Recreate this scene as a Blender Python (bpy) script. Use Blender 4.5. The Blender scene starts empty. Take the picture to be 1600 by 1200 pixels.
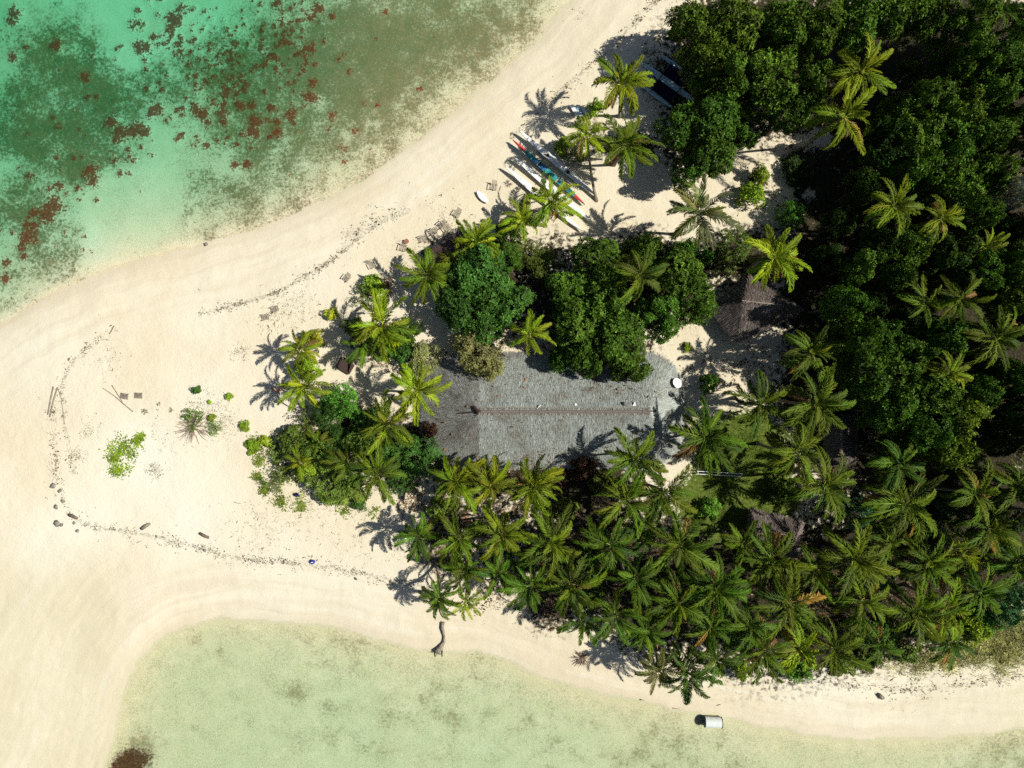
import bpy, math, random
import numpy as np
from mathutils import Vector, Matrix, Quaternion

# ------------------------------------------------------------------ camera, sky, sun, exposure
SCN = bpy.context.scene
COL = SCN.collection
ALT = 90.0            # camera altitude, metres
PPM = 12.5            # photo pixels per metre at sea level
EL = math.radians(49)
SUN_DIR = Vector((-math.cos(EL) * 0.999, -math.cos(EL) * 0.03, -math.sin(EL))).normalized()

cam_d = bpy.data.cameras.new('camera')
cam = bpy.data.objects.new('camera', cam_d)
COL.objects.link(cam)
cam.location = (0, 0, ALT)
cam_d.sensor_fit = 'HORIZONTAL'
cam_d.angle = 2 * math.atan(64.0 / ALT)
cam_d.clip_start = 0.5
cam_d.clip_end = 6000
SCN.camera = cam

world = bpy.data.worlds.new('World')
SCN.world = world
world.use_nodes = True
wn = world.node_tree
wn.nodes.clear()
sky = wn.nodes.new('ShaderNodeTexSky')
sky.sky_type = 'NISHITA'
sky.sun_disc = False
sky.sun_elevation = EL
sky.sun_rotation = math.radians(90)
bg = wn.nodes.new('ShaderNodeBackground')
bg.inputs[1].default_value = 0.05
wo = wn.nodes.new('ShaderNodeOutputWorld')
wn.links.new(sky.outputs[0], bg.inputs[0])
wn.links.new(bg.outputs[0], wo.inputs[0])

sun_d = bpy.data.lights.new('sun', 'SUN')
sun_d.energy = 5.0
sun_d.angle = math.radians(0.55)
sun_d.color = (1.0, 0.965, 0.885)
sun = bpy.data.objects.new('sun', sun_d)
COL.objects.link(sun)
sun.rotation_euler = SUN_DIR.to_track_quat('-Z', 'Y').to_euler()

SCN.view_settings.view_transform = 'Standard'
SCN.view_settings.look = 'None'
SCN.view_settings.exposure = 0.27
SCN.view_settings.gamma = 1.0
SCN.view_settings.use_curve_mapping = False
SCN.render.engine = 'CYCLES'
SCN.cycles.max_bounces = 4
SCN.cycles.diffuse_bounces = 2
SCN.cycles.glossy_bounces = 2
SCN.cycles.transmission_bounces = 3
SCN.cycles.transparent_max_bounces = 8
SCN.cycles.volume_bounces = 0
SCN.cycles.use_adaptive_sampling = True
SCN.cycles.adaptive_threshold = 0.02
SCN.cycles.adaptive_min_samples = 24
SCN.cycles.use_denoising = False

rng = np.random.default_rng(7)
R = random.Random(11)

# ------------------------------------------------------------------ helpers
def lattice_noise(x, y, seed):
    xi = np.floor(x).astype(np.int64); yi = np.floor(y).astype(np.int64)
    xf = x - xi; yf = y - yi
    u = xf * xf * (3 - 2 * xf); v = yf * yf * (3 - 2 * yf)
    def h(a, b):
        n = (a * 374761393 + b * 668265263 + seed * 1442695041) & 0x7fffffff
        n = ((n ^ (n >> 13)) * 1274126177) & 0x7fffffff
        return ((n ^ (n >> 16)) & 0xffff) / 65535.0
    return (h(xi, yi) * (1 - u) + h(xi + 1, yi) * u) * (1 - v) + (h(xi, yi + 1) * (1 - u) + h(xi + 1, yi + 1) * u) * v

def fbm(x, y, seed, octaves=4):
    t = 0; a = 0.5; s = 0
    for o in range(octaves):
        t = t + a * lattice_noise(x, y, seed + o); s += a
        x = x * 2.03 + 3.1; y = y * 2.03 + 1.7; a *= 0.5
    return t / s

def sstep(a, b, x):
    t = np.clip((x - a) / (b - a), 0, 1)
    return t * t * (3 - 2 * t)

# --- the shoreline as a map, in photo-pixel units at sea level
def mp(pts):
    return np.array([((a - 800) / PPM, (600 - b) / PPM) for a, b in pts])
SHORE_N = [(2600, -2600), (1400, -700), (1040, -200), (940, -60), (890, 0), (838, 62), (780, 115), (715, 168), (640, 230), (560, 285), (480, 325),
           (400, 357), (320, 382), (240, 400), (170, 420), (110, 447), (60, 473), (20, 497), (0, 508), (-150, 600), (-350, 760), (-600, 1000), (-760, 1500)]
SHORE_S = [(-500, 1900), (-100, 1700), (60, 1450), (125, 1300), (165, 1200), (182, 1150), (196, 1090), (216, 1042), (250, 1002), (298, 977), (345, 967), (430, 972), (520, 983),
           (600, 1001), (640, 1014), (690, 1017), (745, 1021), (800, 1041), (880, 1072), (960, 1089), (1050, 1108), (1150, 1131),
           (1250, 1147), (1350, 1157), (1450, 1155), (1530, 1148), (1600, 1141), (1800, 1120), (2600, 900), (9000, 200), (9000, -2600)]
SHORE = mp(SHORE_N + SHORE_S)
NN = len(SHORE_N)

def seg_dist(x, y, pts, closed=False):
    d = np.full(x.shape, 1e9)
    n = len(pts)
    for i in range(n if closed else n - 1):
        ax, ay = pts[i]; bx, by = pts[(i + 1) % n]
        dx, dy = bx - ax, by - ay
        t = np.clip(((x - ax) * dx + (y - ay) * dy) / (dx * dx + dy * dy + 1e-12), 0, 1)
        d = np.minimum(d, np.hypot(x - ax - t * dx, y - ay - t * dy))
    return d

def inside(x, y, pts):
    c = np.zeros(x.shape, bool)
    n = len(pts); j = n - 1
    for i in range(n):
        xi, yi = pts[i]; xj, yj = pts[j]
        if yi != yj:
            c ^= ((yi > y) != (yj > y)) & (x < (xj - xi) * (y - yi) / (yj - yi) + xi)
        j = i
    return c

def blobmax(u, v, items):
    t = np.zeros(u.shape)
    for cx, cy, r, s in items:
        sel = np.nonzero((np.abs(u - cx) < 2.6 * r) & (np.abs(v - cy) < 2.6 * r))
        t[sel] = np.maximum(t[sel], s * np.exp(-((u[sel] - cx) ** 2 + (v[sel] - cy) ** 2) / (r * r)))
    return t

def blob(u, v, items):
    t = np.zeros(u.shape)
    for it in items:
        cx, cy, r = it[:3]; s = it[3] if len(it) > 3 else 1.0
        sel = (np.abs(u - cx) < 3 * r) & (np.abs(v - cy) < 3 * r)
        t[sel] += s * np.exp(-((u[sel] - cx) ** 2 + (v[sel] - cy) ** 2) / (r * r))
    return t

WEED0 = [(10, 12, 12), (7, 24, 9), (77, 66, 9), (80, 55, 6), (8, 83, 8), (124, 113, 9), (202, 30, 10), (265, 22, 13), (258, 34, 9), (275, 3, 8), (212, 67, 12), (222, 66, 8),
        (271, 62, 9), (231, 50, 7), (245, 49, 7), (166, 183, 11), (183, 203, 12), (198, 200, 13), (212, 197, 12), (220, 201, 8), (175, 215, 7), (238, 166, 13), (228, 174, 8),
        (171, 245, 6), (193, 230, 5), (137, 262, 10), (140, 279, 11), (127, 270, 7), (117, 292, 6), (38, 272, 7), (79, 318, 15), (66, 333, 14), (48, 330, 8),
        (42, 352, 14), (36, 368, 12), (30, 385, 9), (34, 400, 5), (4, 408, 8), (4, 434, 8), (85, 288, 8), (70, 293, 7), (146, 311, 5), (195, 268, 5), (340, 92, 13), (352, 84, 13), (362, 96, 12), (345, 104, 12),
        (330, 68, 10), (310, 60, 8), (322, 78, 8), (303, 102, 7), (315, 104, 7), (335, 122, 10), (345, 120, 8), (300, 166, 9), (311, 173, 10), (320, 188, 6), (344, 160, 7),
        (344, 172, 7), (345, 186, 7), (353, 135, 7), (365, 130, 8), (372, 162, 9), (388, 160, 9), (392, 186, 10), (385, 203, 9), (394, 205, 8), (360, 148, 8), (278, 208, 7), (272, 168, 6),
        (438, 22, 13), (428, 12, 9), (447, 30, 13), (440, 40, 9), (452, 55, 10), (459, 66, 9), (455, 72, 8), (480, 20, 10), (495, 8, 9), (458, 3, 8), (430, 62, 9), (445, 48, 9), (420, 127, 8), (404, 120, 6),
        (486, 127, 9), (480, 148, 10), (490, 152, 9), (465, 140, 8), (452, 177, 9), (420, 165, 7), (400, 185, 8), (430, 204, 9), (518, 180, 7), (365, 255, 7), (384, 254, 7), (402, 74, 7), (448, 90, 8)]
WEED = [(a, b, r * 1.2, .50 if (300 < a < 475 and b < 150) else 1.15) for a, b, r in WEED0]
rw = random.Random(5)
for cx, cy, sx, sy, n in [(340, 105, 55, 45, 150), (440, 50, 38, 50, 120), (290, 50, 70, 40, 60), (60, 340, 50, 45, 22), (390, 180, 60, 35, 60), (150, 240, 60, 40, 30), (90, 120, 70, 70, 14), (560, 150, 70, 60, 18)]:
    WEED += [(rw.gauss(cx, sx), rw.gauss(cy, sy), rw.uniform(3.0, 7), rw.uniform(.7, 1.15)) for _ in range(n)]
ALGAE = [(60, 100, 90, .50), (120, 170, 80, .50), (25, 190, 70, .42), (168, 150, 38, .75), (100, 60, 60, .35), (20, 325, 60, .62), (60, 230, 80, .42), (105, 250, 45, .4), (205, 225, 40, .35),
         (330, 90, 60, .42), (365, 120, 60, .5), (430, 60, 55, .55), (300, 150, 50, .42), (245, 115, 45, .5), (500, 90, 60, .5), (560, 50, 70, .55), (545, 55, 30, .3), (610, 30, 80, .5), (690, 20, 75, .6),
         (710, 70, 45, .6), (620, 90, 50, .5), (540, 140, 55, .4), (470, 150, 55, .45), (445, 130, 30, .4), (610, 140, 60, .3), (560, 130, 30, .3), (380, 190, 60, .45), (600, 200, 90, .26), (500, 220, 90, .3), (400, 280, 80, .32), (700, 125, 50, .02), (770, 30, 60, .35), (820, 30, 40, .22),
         (360, 340, 50, .34), (300, 300, 45, .2), (60, 400, 50, .32), (20, 440, 45, .3), (110, 360, 40, .28), (110, 400, 40, .25), (765, 75, 40, .05), (650, 190, 40, .08), (740, 100, 40, .06), (190, 80, 30, -.4), (200, 5, 50, -.5), (180, 340, 60, -.45), (280, 60, 30, -.3),
         (250, 250, 40, -.2), (205, 1185, 34, .95), (225, 1165, 28, .45), (365, 985, 9, .8), (304, 1004, 8, .7), (343, 1020, 9, .45), (302, 1138, 7, .5), (455, 1072, 16, .6), (465, 1092, 12, .45), (515, 1108, 8, .5), (470, 1170, 14, .35), (300, 980, 25, .3), (260, 1060, 40, .22),
         (620, 1005, 14, .35), (690, 1065, 30, .25), (750, 1040, 25, .35), (560, 1130, 60, .25), (680, 1130, 60, .28), (1040, 1175, 40, .48), (1000, 1198, 60, .5), (880, 1110, 40, .22), (840, 1160, 70, .22), (1120, 1195, 40, .42), (1560, 1185, 45, .5), (1600, 1165, 40, .45), (1480, 1205, 40, .3), (380, 1150, 60, .15), (450, 1000, 60, .2), (540, 1000, 50, .22)]
PALE = [(60, 850, 60, .7), (200, 690, 60, .6), (230, 720, 60, .5), (300, 760, 90, .5), (300, 830, 60, .6), (150, 810, 60, .7), (330, 490, 70, .4), (60, 560, 80, .6), (460, 440, 60, .5), (420, 900, 80, .5), (560, 920, 70, .5), (1450, 1080, 120, .4), (1280, 1075, 60, .5), (330, 620, 40, .6), (430, 640, 40, .3), (900, 60, 60, .2)]
WRACK = [([(310, 490), (345, 482), (400, 468), (430, 458), (470, 437), (520, 405), (560, 372), (600, 345), (640, 330)], 4.5, 1.0),
         ([(540, 372), (570, 355), (600, 345), (635, 325)], 9, .85), ([(420, 372), (470, 345), (540, 318)], 5, .35), ([(640, 330), (720, 285), (800, 215)], 4, .4),
         ([(800, 215), (850, 165), (900, 120), (960, 75), (1000, 20), (1030, 0)], 5, .95), ([(178, 512), (140, 540), (110, 570), (95, 605), (100, 660), (108, 700), (115, 740)], 4.5, .8),
         ([(85, 620), (87, 680), (88, 740), (92, 765), (105, 785), (118, 808)], 4, .7), ([(112, 806), (150, 826), (200, 830), (250, 840), (300, 853), (350, 868), (400, 876), (480, 882), (560, 895), (640, 912), (680, 920)], 5, 1.0),
         ([(760, 925), (800, 945), (850, 962), (900, 975)], 5, .9), ([(1270, 1064), (1320, 1070), (1400, 1080), (1450, 1078), (1520, 1068), (1600, 1052)], 5, .75), ([(1330, 1050), (1420, 1060), (1500, 1050)], 12, .16),
         ([(405, 505), (440, 480), (490, 468)], 14, .45), ([(370, 540), (380, 560)], 10, .5), ([(350, 885), (400, 840), (380, 800)], 16, .28), ([(170, 560), (230, 560), (300, 545)], 12, .25), ([(430, 830), (500, 820), (600, 830)], 18, .2), ([(240, 700), (245, 740)], 10, .4), ([(400, 760), (470, 790), (580, 800)], 9, .55), ([(395, 700), (400, 740)], 9, .5)]
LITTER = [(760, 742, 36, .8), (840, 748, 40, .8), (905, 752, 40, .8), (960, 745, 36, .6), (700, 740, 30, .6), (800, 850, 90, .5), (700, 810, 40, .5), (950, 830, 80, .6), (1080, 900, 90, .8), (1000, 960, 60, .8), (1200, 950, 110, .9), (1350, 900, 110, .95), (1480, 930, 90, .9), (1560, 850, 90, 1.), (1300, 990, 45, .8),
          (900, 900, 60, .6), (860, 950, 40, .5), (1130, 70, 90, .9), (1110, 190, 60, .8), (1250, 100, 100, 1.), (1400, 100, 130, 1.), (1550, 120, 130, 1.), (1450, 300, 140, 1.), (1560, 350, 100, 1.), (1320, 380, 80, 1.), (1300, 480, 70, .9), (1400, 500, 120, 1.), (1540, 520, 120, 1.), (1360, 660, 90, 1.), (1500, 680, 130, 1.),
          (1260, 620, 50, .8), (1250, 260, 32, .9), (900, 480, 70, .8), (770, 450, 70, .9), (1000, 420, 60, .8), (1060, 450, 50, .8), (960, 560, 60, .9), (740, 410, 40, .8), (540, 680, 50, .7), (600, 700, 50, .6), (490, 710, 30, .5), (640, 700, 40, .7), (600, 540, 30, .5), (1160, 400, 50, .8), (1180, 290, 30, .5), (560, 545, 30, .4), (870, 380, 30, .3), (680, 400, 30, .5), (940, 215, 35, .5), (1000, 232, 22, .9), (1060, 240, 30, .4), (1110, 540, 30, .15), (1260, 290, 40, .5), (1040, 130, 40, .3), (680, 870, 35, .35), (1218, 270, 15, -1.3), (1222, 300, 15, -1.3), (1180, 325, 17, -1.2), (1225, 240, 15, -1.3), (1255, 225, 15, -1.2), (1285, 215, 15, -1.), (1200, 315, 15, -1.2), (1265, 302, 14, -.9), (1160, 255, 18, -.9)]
GRASS = [(1160, 690, 45, 1.), (1190, 710, 45, 1.), (1120, 760, 40, .9), (1130, 800, 45, 1.), (1190, 770, 40, .9), (1220, 780, 30, .7), (1090, 790, 30, .7), (1110, 700, 30, .6), (1020, 790, 30, .4)]
FILM_S = 1.0

def ground_fields(x, y):
    """height (m) and masks of the ground at world x, y"""
    x = np.asarray(x, float); y = np.asarray(y, float)
    wx = x + (fbm(x * .35, y * .35, 3) - .5) * 1.2
    wy = y + (fbm(x * .35, y * .35, 9) - .5) * 1.2
    d = seg_dist(wx, wy, SHORE, True)
    land = inside(wx, wy, SHORE)
    d = np.where(land, d, -d)
    dn = seg_dist(x, y, SHORE[:NN]); ds = seg_dist(x, y, SHORE[NN:])
    north = dn < ds
    u = 800 + x * PPM; v = 600 - y * PPM
    dep = np.maximum(-d, 0)
    nf = 1.0 - 0.62 * sstep(330, 620, u)
    far = 1 + np.clip(dep - 45, 0, 400) * 0.03
    depth_n = (1.80 * (1 - np.exp(-dep / 17))) * nf * far
    depth_n = depth_n * (0.8 + 0.4 * fbm(x * .12, y * .12, 21))
    depth_s = 0.24 * (1 - np.exp(-dep / 5.0)) * far * (0.7 + 0.6 * fbm(x * .1, y * .1, 33))
    depth = np.where(north, depth_n, depth_s)
    rise = 1.25 * (1 - np.exp(-np.maximum(d, 0) / 9.0))
    # the low, barely awash spit in the south-west
    low = sstep(260, 120, u) * sstep(820, 960, v)
    rise = rise * (1 - 0.75 * low)
    z = np.where(d > 0, rise, -depth)
    z = z + np.where(d > 1.5, (fbm(x * .25, y * .25, 5) - .5) * 0.18 + (fbm(x * 1.3, y * 1.3, 6) - .5) * 0.05, 0)
    k = ALT / (ALT - np.maximum(z, 0))
    u = 800 + x * PPM * k; v = 600 - y * PPM * k
    nz = fbm(x * 1.9, y * 1.9, 41, 5)
    weed = np.where(north & (d < 0), blobmax(u, v, WEED), 0) * (0.25 + 1.6 * nz)
    weed = np.clip(weed, 0, 1.3)
    z = np.where(d < 0, z * (1 - 0.14 * sstep(.0, 1.1, weed)), z)
    algae = blob(u, v, ALGAE)
    near = np.where(d < 0, 0.10 * sstep(330, 480, u) + .06, 0)
    brown = np.where(d < 0.1, np.clip(blob(u, v, [(196, 1192, 20, .75), (212, 1184, 22, .6), (182, 1204, 18, .7), (218, 1202, 30, .45), (240, 1180, 24, .25)]), 0, 1.2), 0)
    algae = np.where(north, 1.05, .72) * np.where(d < 0.15, 1 - np.exp(-np.clip(algae + near, 0, 3) * .95), 0)
    film = np.where(north, .12 + 0.35 * sstep(350, 620, u), 1.0) * (d < 0.3)
    film = np.maximum(film, np.where(d > 0, .34 * low + np.clip(blob(u, v, [(1480, 1115, 60, .3), (1590, 1100, 60, .35)]), 0, .4), 0))
    pale = np.clip(blob(u, v, PALE), 0, 1)
    wr = np.zeros(u.shape)
    for pts, r, s in WRACK:
        wr = np.maximum(wr, s * np.exp(-(seg_dist(u, v, np.array(pts, float)) / r) ** 2))
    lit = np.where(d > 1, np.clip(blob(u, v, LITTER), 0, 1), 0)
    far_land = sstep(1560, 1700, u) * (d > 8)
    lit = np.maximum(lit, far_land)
    grs = np.where(d > 3, np.clip(blob(u, v, GRASS), 0, 1), 0)
    grs = np.maximum(grs, np.where(d > 4, np.clip(blob(u, v, [(1560, 1000, 45, .8), (1600, 990, 50, .8), (1510, 1015, 30, .6), (1470, 1030, 25, .3)]), 0, 1) * .45, 0))
    wet = np.where(d > -0.3, np.exp(-np.maximum(d, 0) / 1.6), 0)
    return z, dict(algae=algae, weed=weed, film=film, pale=pale, wrack=wr, litter=lit, grass=grs, wet=wet, brown=brown, under=sstep(-.1, 1.2, -d) * np.where(north, .45 + .55 * sstep(200, 420, u), .55), shore=np.clip(d, -2, 30), trod=sstep(5, 10, d) * (1 - low))

def graded(lo, hi, step, out):
    core = list(np.arange(lo, hi + 1e-6, step))
    a, s = [], step
    p = lo
    while p > -out:
        s *= 1.28; p -= s; a.append(p)
    b, s = [], step
    p = core[-1]
    while p < out:
        s *= 1.28; p += s; b.append(p)
    return np.array(a[::-1] + core + b)

GX = graded(-70, 70, 0.25, 2200)
GY = graded(-54, 54, 0.25, 2200)
MX, MY = np.meshgrid(GX, GY)
GZ, FIELDS = ground_fields(MX.ravel(), MY.ravel())
GZ2 = GZ.reshape(MX.shape)

def gz(x, y):
    i = int(np.clip(np.searchsorted(GX, x) - 1, 0, len(GX) - 2)); j = int(np.clip(np.searchsorted(GY, y) - 1, 0, len(GY) - 2))
    fx = (x - GX[i]) / (GX[i + 1] - GX[i]); fy = (y - GY[j]) / (GY[j + 1] - GY[j])
    return float((GZ2[j, i] * (1 - fx) + GZ2[j, i + 1] * fx) * (1 - fy) + (GZ2[j + 1, i] * (1 - fx) + GZ2[j + 1, i + 1] * fx) * fy)

def P(a, b, z):
    k = (ALT - z) / ALT / PPM
    return Vector(((a - 800) * k, (600 - b) * k, z))

def G(a, b, up=0.0):
    z = 1.0
    for _ in range(4):
        p = P(a, b, z); z = gz(p.x, p.y)
    p = P(a, b, z); p.z += up
    return p

# --- object helpers
def link(name, me, parent=None, mat=None, loc=None):
    o = bpy.data.objects.new(name, me)
    COL.objects.link(o)
    if mat is not None and me is not None and not me.materials:
        for m in (mat if isinstance(mat, (list, tuple)) else [mat]):
            me.materials.append(m)
    if parent is not None:
        o.parent = parent
    if loc is not None:
        o.location = loc
    return o

def mesh(name, verts, faces, mats=None, midx=None, smooth=False):
    me = bpy.data.meshes.new(name)
    me.from_pydata([tuple(map(float, v)) for v in verts], [], [tuple(map(int, f)) for f in faces])
    if mats:
        for m in mats:
            me.materials.append(m)
    if midx is not None:
        me.polygons.foreach_set('material_index', np.array(midx, np.int32))
    if smooth:
        me.polygons.foreach_set('use_smooth', np.ones(len(me.polygons), bool))
    me.update()
    return me

def npmesh(name, V, F, mats=None, midx=None):
    """V (n,3), F (m,3) or (m,4)"""
    me = bpy.data.meshes.new(name)
    V = np.ascontiguousarray(V, np.float32); F = np.ascontiguousarray(F, np.int32)
    k = F.shape[1]
    me.vertices.add(len(V)); me.vertices.foreach_set('co', V.ravel())
    me.loops.add(F.size); me.loops.foreach_set('vertex_index', F.ravel())
    me.polygons.add(len(F)); me.polygons.foreach_set('loop_start', np.arange(0, F.size, k, dtype=np.int32))
    if mats:
        for m in mats:
            me.materials.append(m)
    if midx is not None:
        me.polygons.foreach_set('material_index', np.array(midx, np.int32))
    me.update(calc_edges=True)
    return me

def thing(name, label, cat, loc=(0, 0, 0), rz=0, group=None):
    o = bpy.data.objects.new(name, None)
    o.empty_display_size = 0.3
    COL.objects.link(o)
    o.location = loc
    o.rotation_euler = (0, 0, rz)
    return tag(o, label, cat, group)

def tag(o, label, cat, group=None, kind=None):
    if label:
        o['label'] = label
    if cat:
        o['category'] = cat
    if group:
        o['group'] = group
    if kind:
        o['kind'] = kind
    return o

class MB:
    """collects simple solids"""
    def __init__(s):
        s.v = []; s.f = []; s.m = []
    def add(s, vs, fs, mi=0):
        b = len(s.v); s.v += [tuple(v) for v in vs]
        s.f += [tuple(i + b for i in f) for f in fs]; s.m += [mi] * len(fs)
    def box(s, c, size, rz=0, mi=0, M=None):
        hx, hy, hz = size[0] / 2, size[1] / 2, size[2] / 2
        T = M if M is not None else Matrix.Rotation(rz, 3, 'Z')
        vs = [Vector(c) + T @ Vector((sx * hx, sy * hy, sz * hz)) for sz in (-1, 1) for sx, sy in ((-1, -1), (1, -1), (1, 1), (-1, 1))]
        s.add(vs, [(3, 2, 1, 0), (4, 5, 6, 7), (0, 1, 5, 4), (1, 2, 6, 5), (2, 3, 7, 6), (3, 0, 4, 7)], mi)
    def tube(s, pts, rads, n=8, mi=0, cap=True):
        pts = [Vector(p) for p in pts]
        if not hasattr(rads, '__len__'):
            rads = [rads] * len(pts)
        vs = []; ref = Vector((0.31, 0.77, 0.55))
        for i, p in enumerate(pts):
            t = (pts[min(i + 1, len(pts) - 1)] - pts[max(i - 1, 0)]).normalized()
            a = t.cross(ref)
            if a.length < 0.1:
                a = t.cross(Vector((0, 0, 1)))
            a.normalize(); b = t.cross(a)
            for k in range(n):
                an = 2 * math.pi * k / n
                vs.append(p + (a * math.cos(an) + b * math.sin(an)) * rads[i])
        fs = []
        for i in range(len(pts) - 1):
            for k in range(n):
                q = (k + 1) % n
                fs.append((i * n + k, i * n + q, (i + 1) * n + q, (i + 1) * n + k))
        if cap:
            fs.append(tuple(range(n))[::-1]); fs.append(tuple(range((len(pts) - 1) * n, len(pts) * n)))
        s.add(vs, fs, mi)
    def build(s, name, mats, parent=None, smooth=False, loc=None):
        me = mesh(name, s.v, s.f, mats if isinstance(mats, (list, tuple)) else [mats], s.m, smooth)
        return link(name, me, parent, None, loc)

# ------------------------------------------------------------------ materials
class NT:
    def __init__(s, name):
        s.mat = bpy.data.materials.new(name); s.mat.use_nodes = True
        s.t = s.mat.node_tree; s.t.nodes.clear()
        s.out = s.n('OutputMaterial')
    def n(s, kind, **kw):
        nd = s.t.nodes.new('ShaderNode' + kind)
        for k, v in kw.items():
            setattr(nd, k, v)
        return nd
    def put(s, sock, val):
        if isinstance(val, bpy.types.NodeSocket):
            s.t.links.new(val, sock)
        elif val is not None:
            if sock.type == 'RGBA' and len(val) == 3:
                val = (*val, 1)
            sock.default_value = val
    def mix(s, f, a, b, mode='MIX'):
        nd = s.n('Mix', data_type='RGBA', blend_type=mode)
        s.put(nd.inputs[0], f); s.put(nd.inputs[6], a); s.put(nd.inputs[7], b)
        return nd.outputs[2]
    def math(s, op, a, b=None, c=None, clamp=False):
        nd = s.n('Math', operation=op, use_clamp=clamp)
        s.put(nd.inputs[0], a)
        if b is not None: s.put(nd.inputs[1], b)
        if c is not None: s.put(nd.inputs[2], c)
        return nd.outputs[0]
    def ramp(s, x, lo, hi, a=0.0, b=1.0):
        nd = s.n('MapRange', interpolation_type='SMOOTHSTEP')
        s.put(nd.inputs[0], x); s.put(nd.inputs[1], lo); s.put(nd.inputs[2], hi); s.put(nd.inputs[3], a); s.put(nd.inputs[4], b)
        return nd.outputs[0]
    def noise(s, vec, scale, detail=4, rough=0.6, dist=0.0):
        nd = s.n('TexNoise')
        s.put(nd.inputs['Vector'], vec); nd.inputs['Scale'].default_value = scale; nd.inputs['Detail'].default_value = detail
        nd.inputs['Roughness'].default_value = rough; nd.inputs['Distortion'].default_value = dist
        return nd.outputs['Fac']
    def attr(s, name):
        return s.n('Attribute', attribute_name=name).outputs['Fac']
    def pos(s):
        return s.n('NewGeometry').outputs['Position']
    def obj(s):
        return s.n('TexCoord').outputs['Object']
    def bump(s, h, strength, dist=0.1):
        nd = s.n('Bump'); nd.inputs['Strength'].default_value = strength; nd.inputs['Distance'].default_value = dist
        s.put(nd.inputs['Height'], h)
        return nd.outputs[0]
    def bsdf(s, col, rough=0.9, spec=0.2, normal=None, **kw):
        b = s.n('BsdfPrincipled')
        s.put(b.inputs['Base Color'], col); s.put(b.inputs['Roughness'], rough); b.inputs['Specular IOR Level'].default_value = spec
        if normal is not None: s.put(b.inputs['Normal'], normal)
        for k, v in kw.items():
            s.put(b.inputs[k], v)
        return b.outputs[0]
    def done(s, sh):
        s.t.links.new(sh, s.out.inputs[0]); return s.mat

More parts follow.
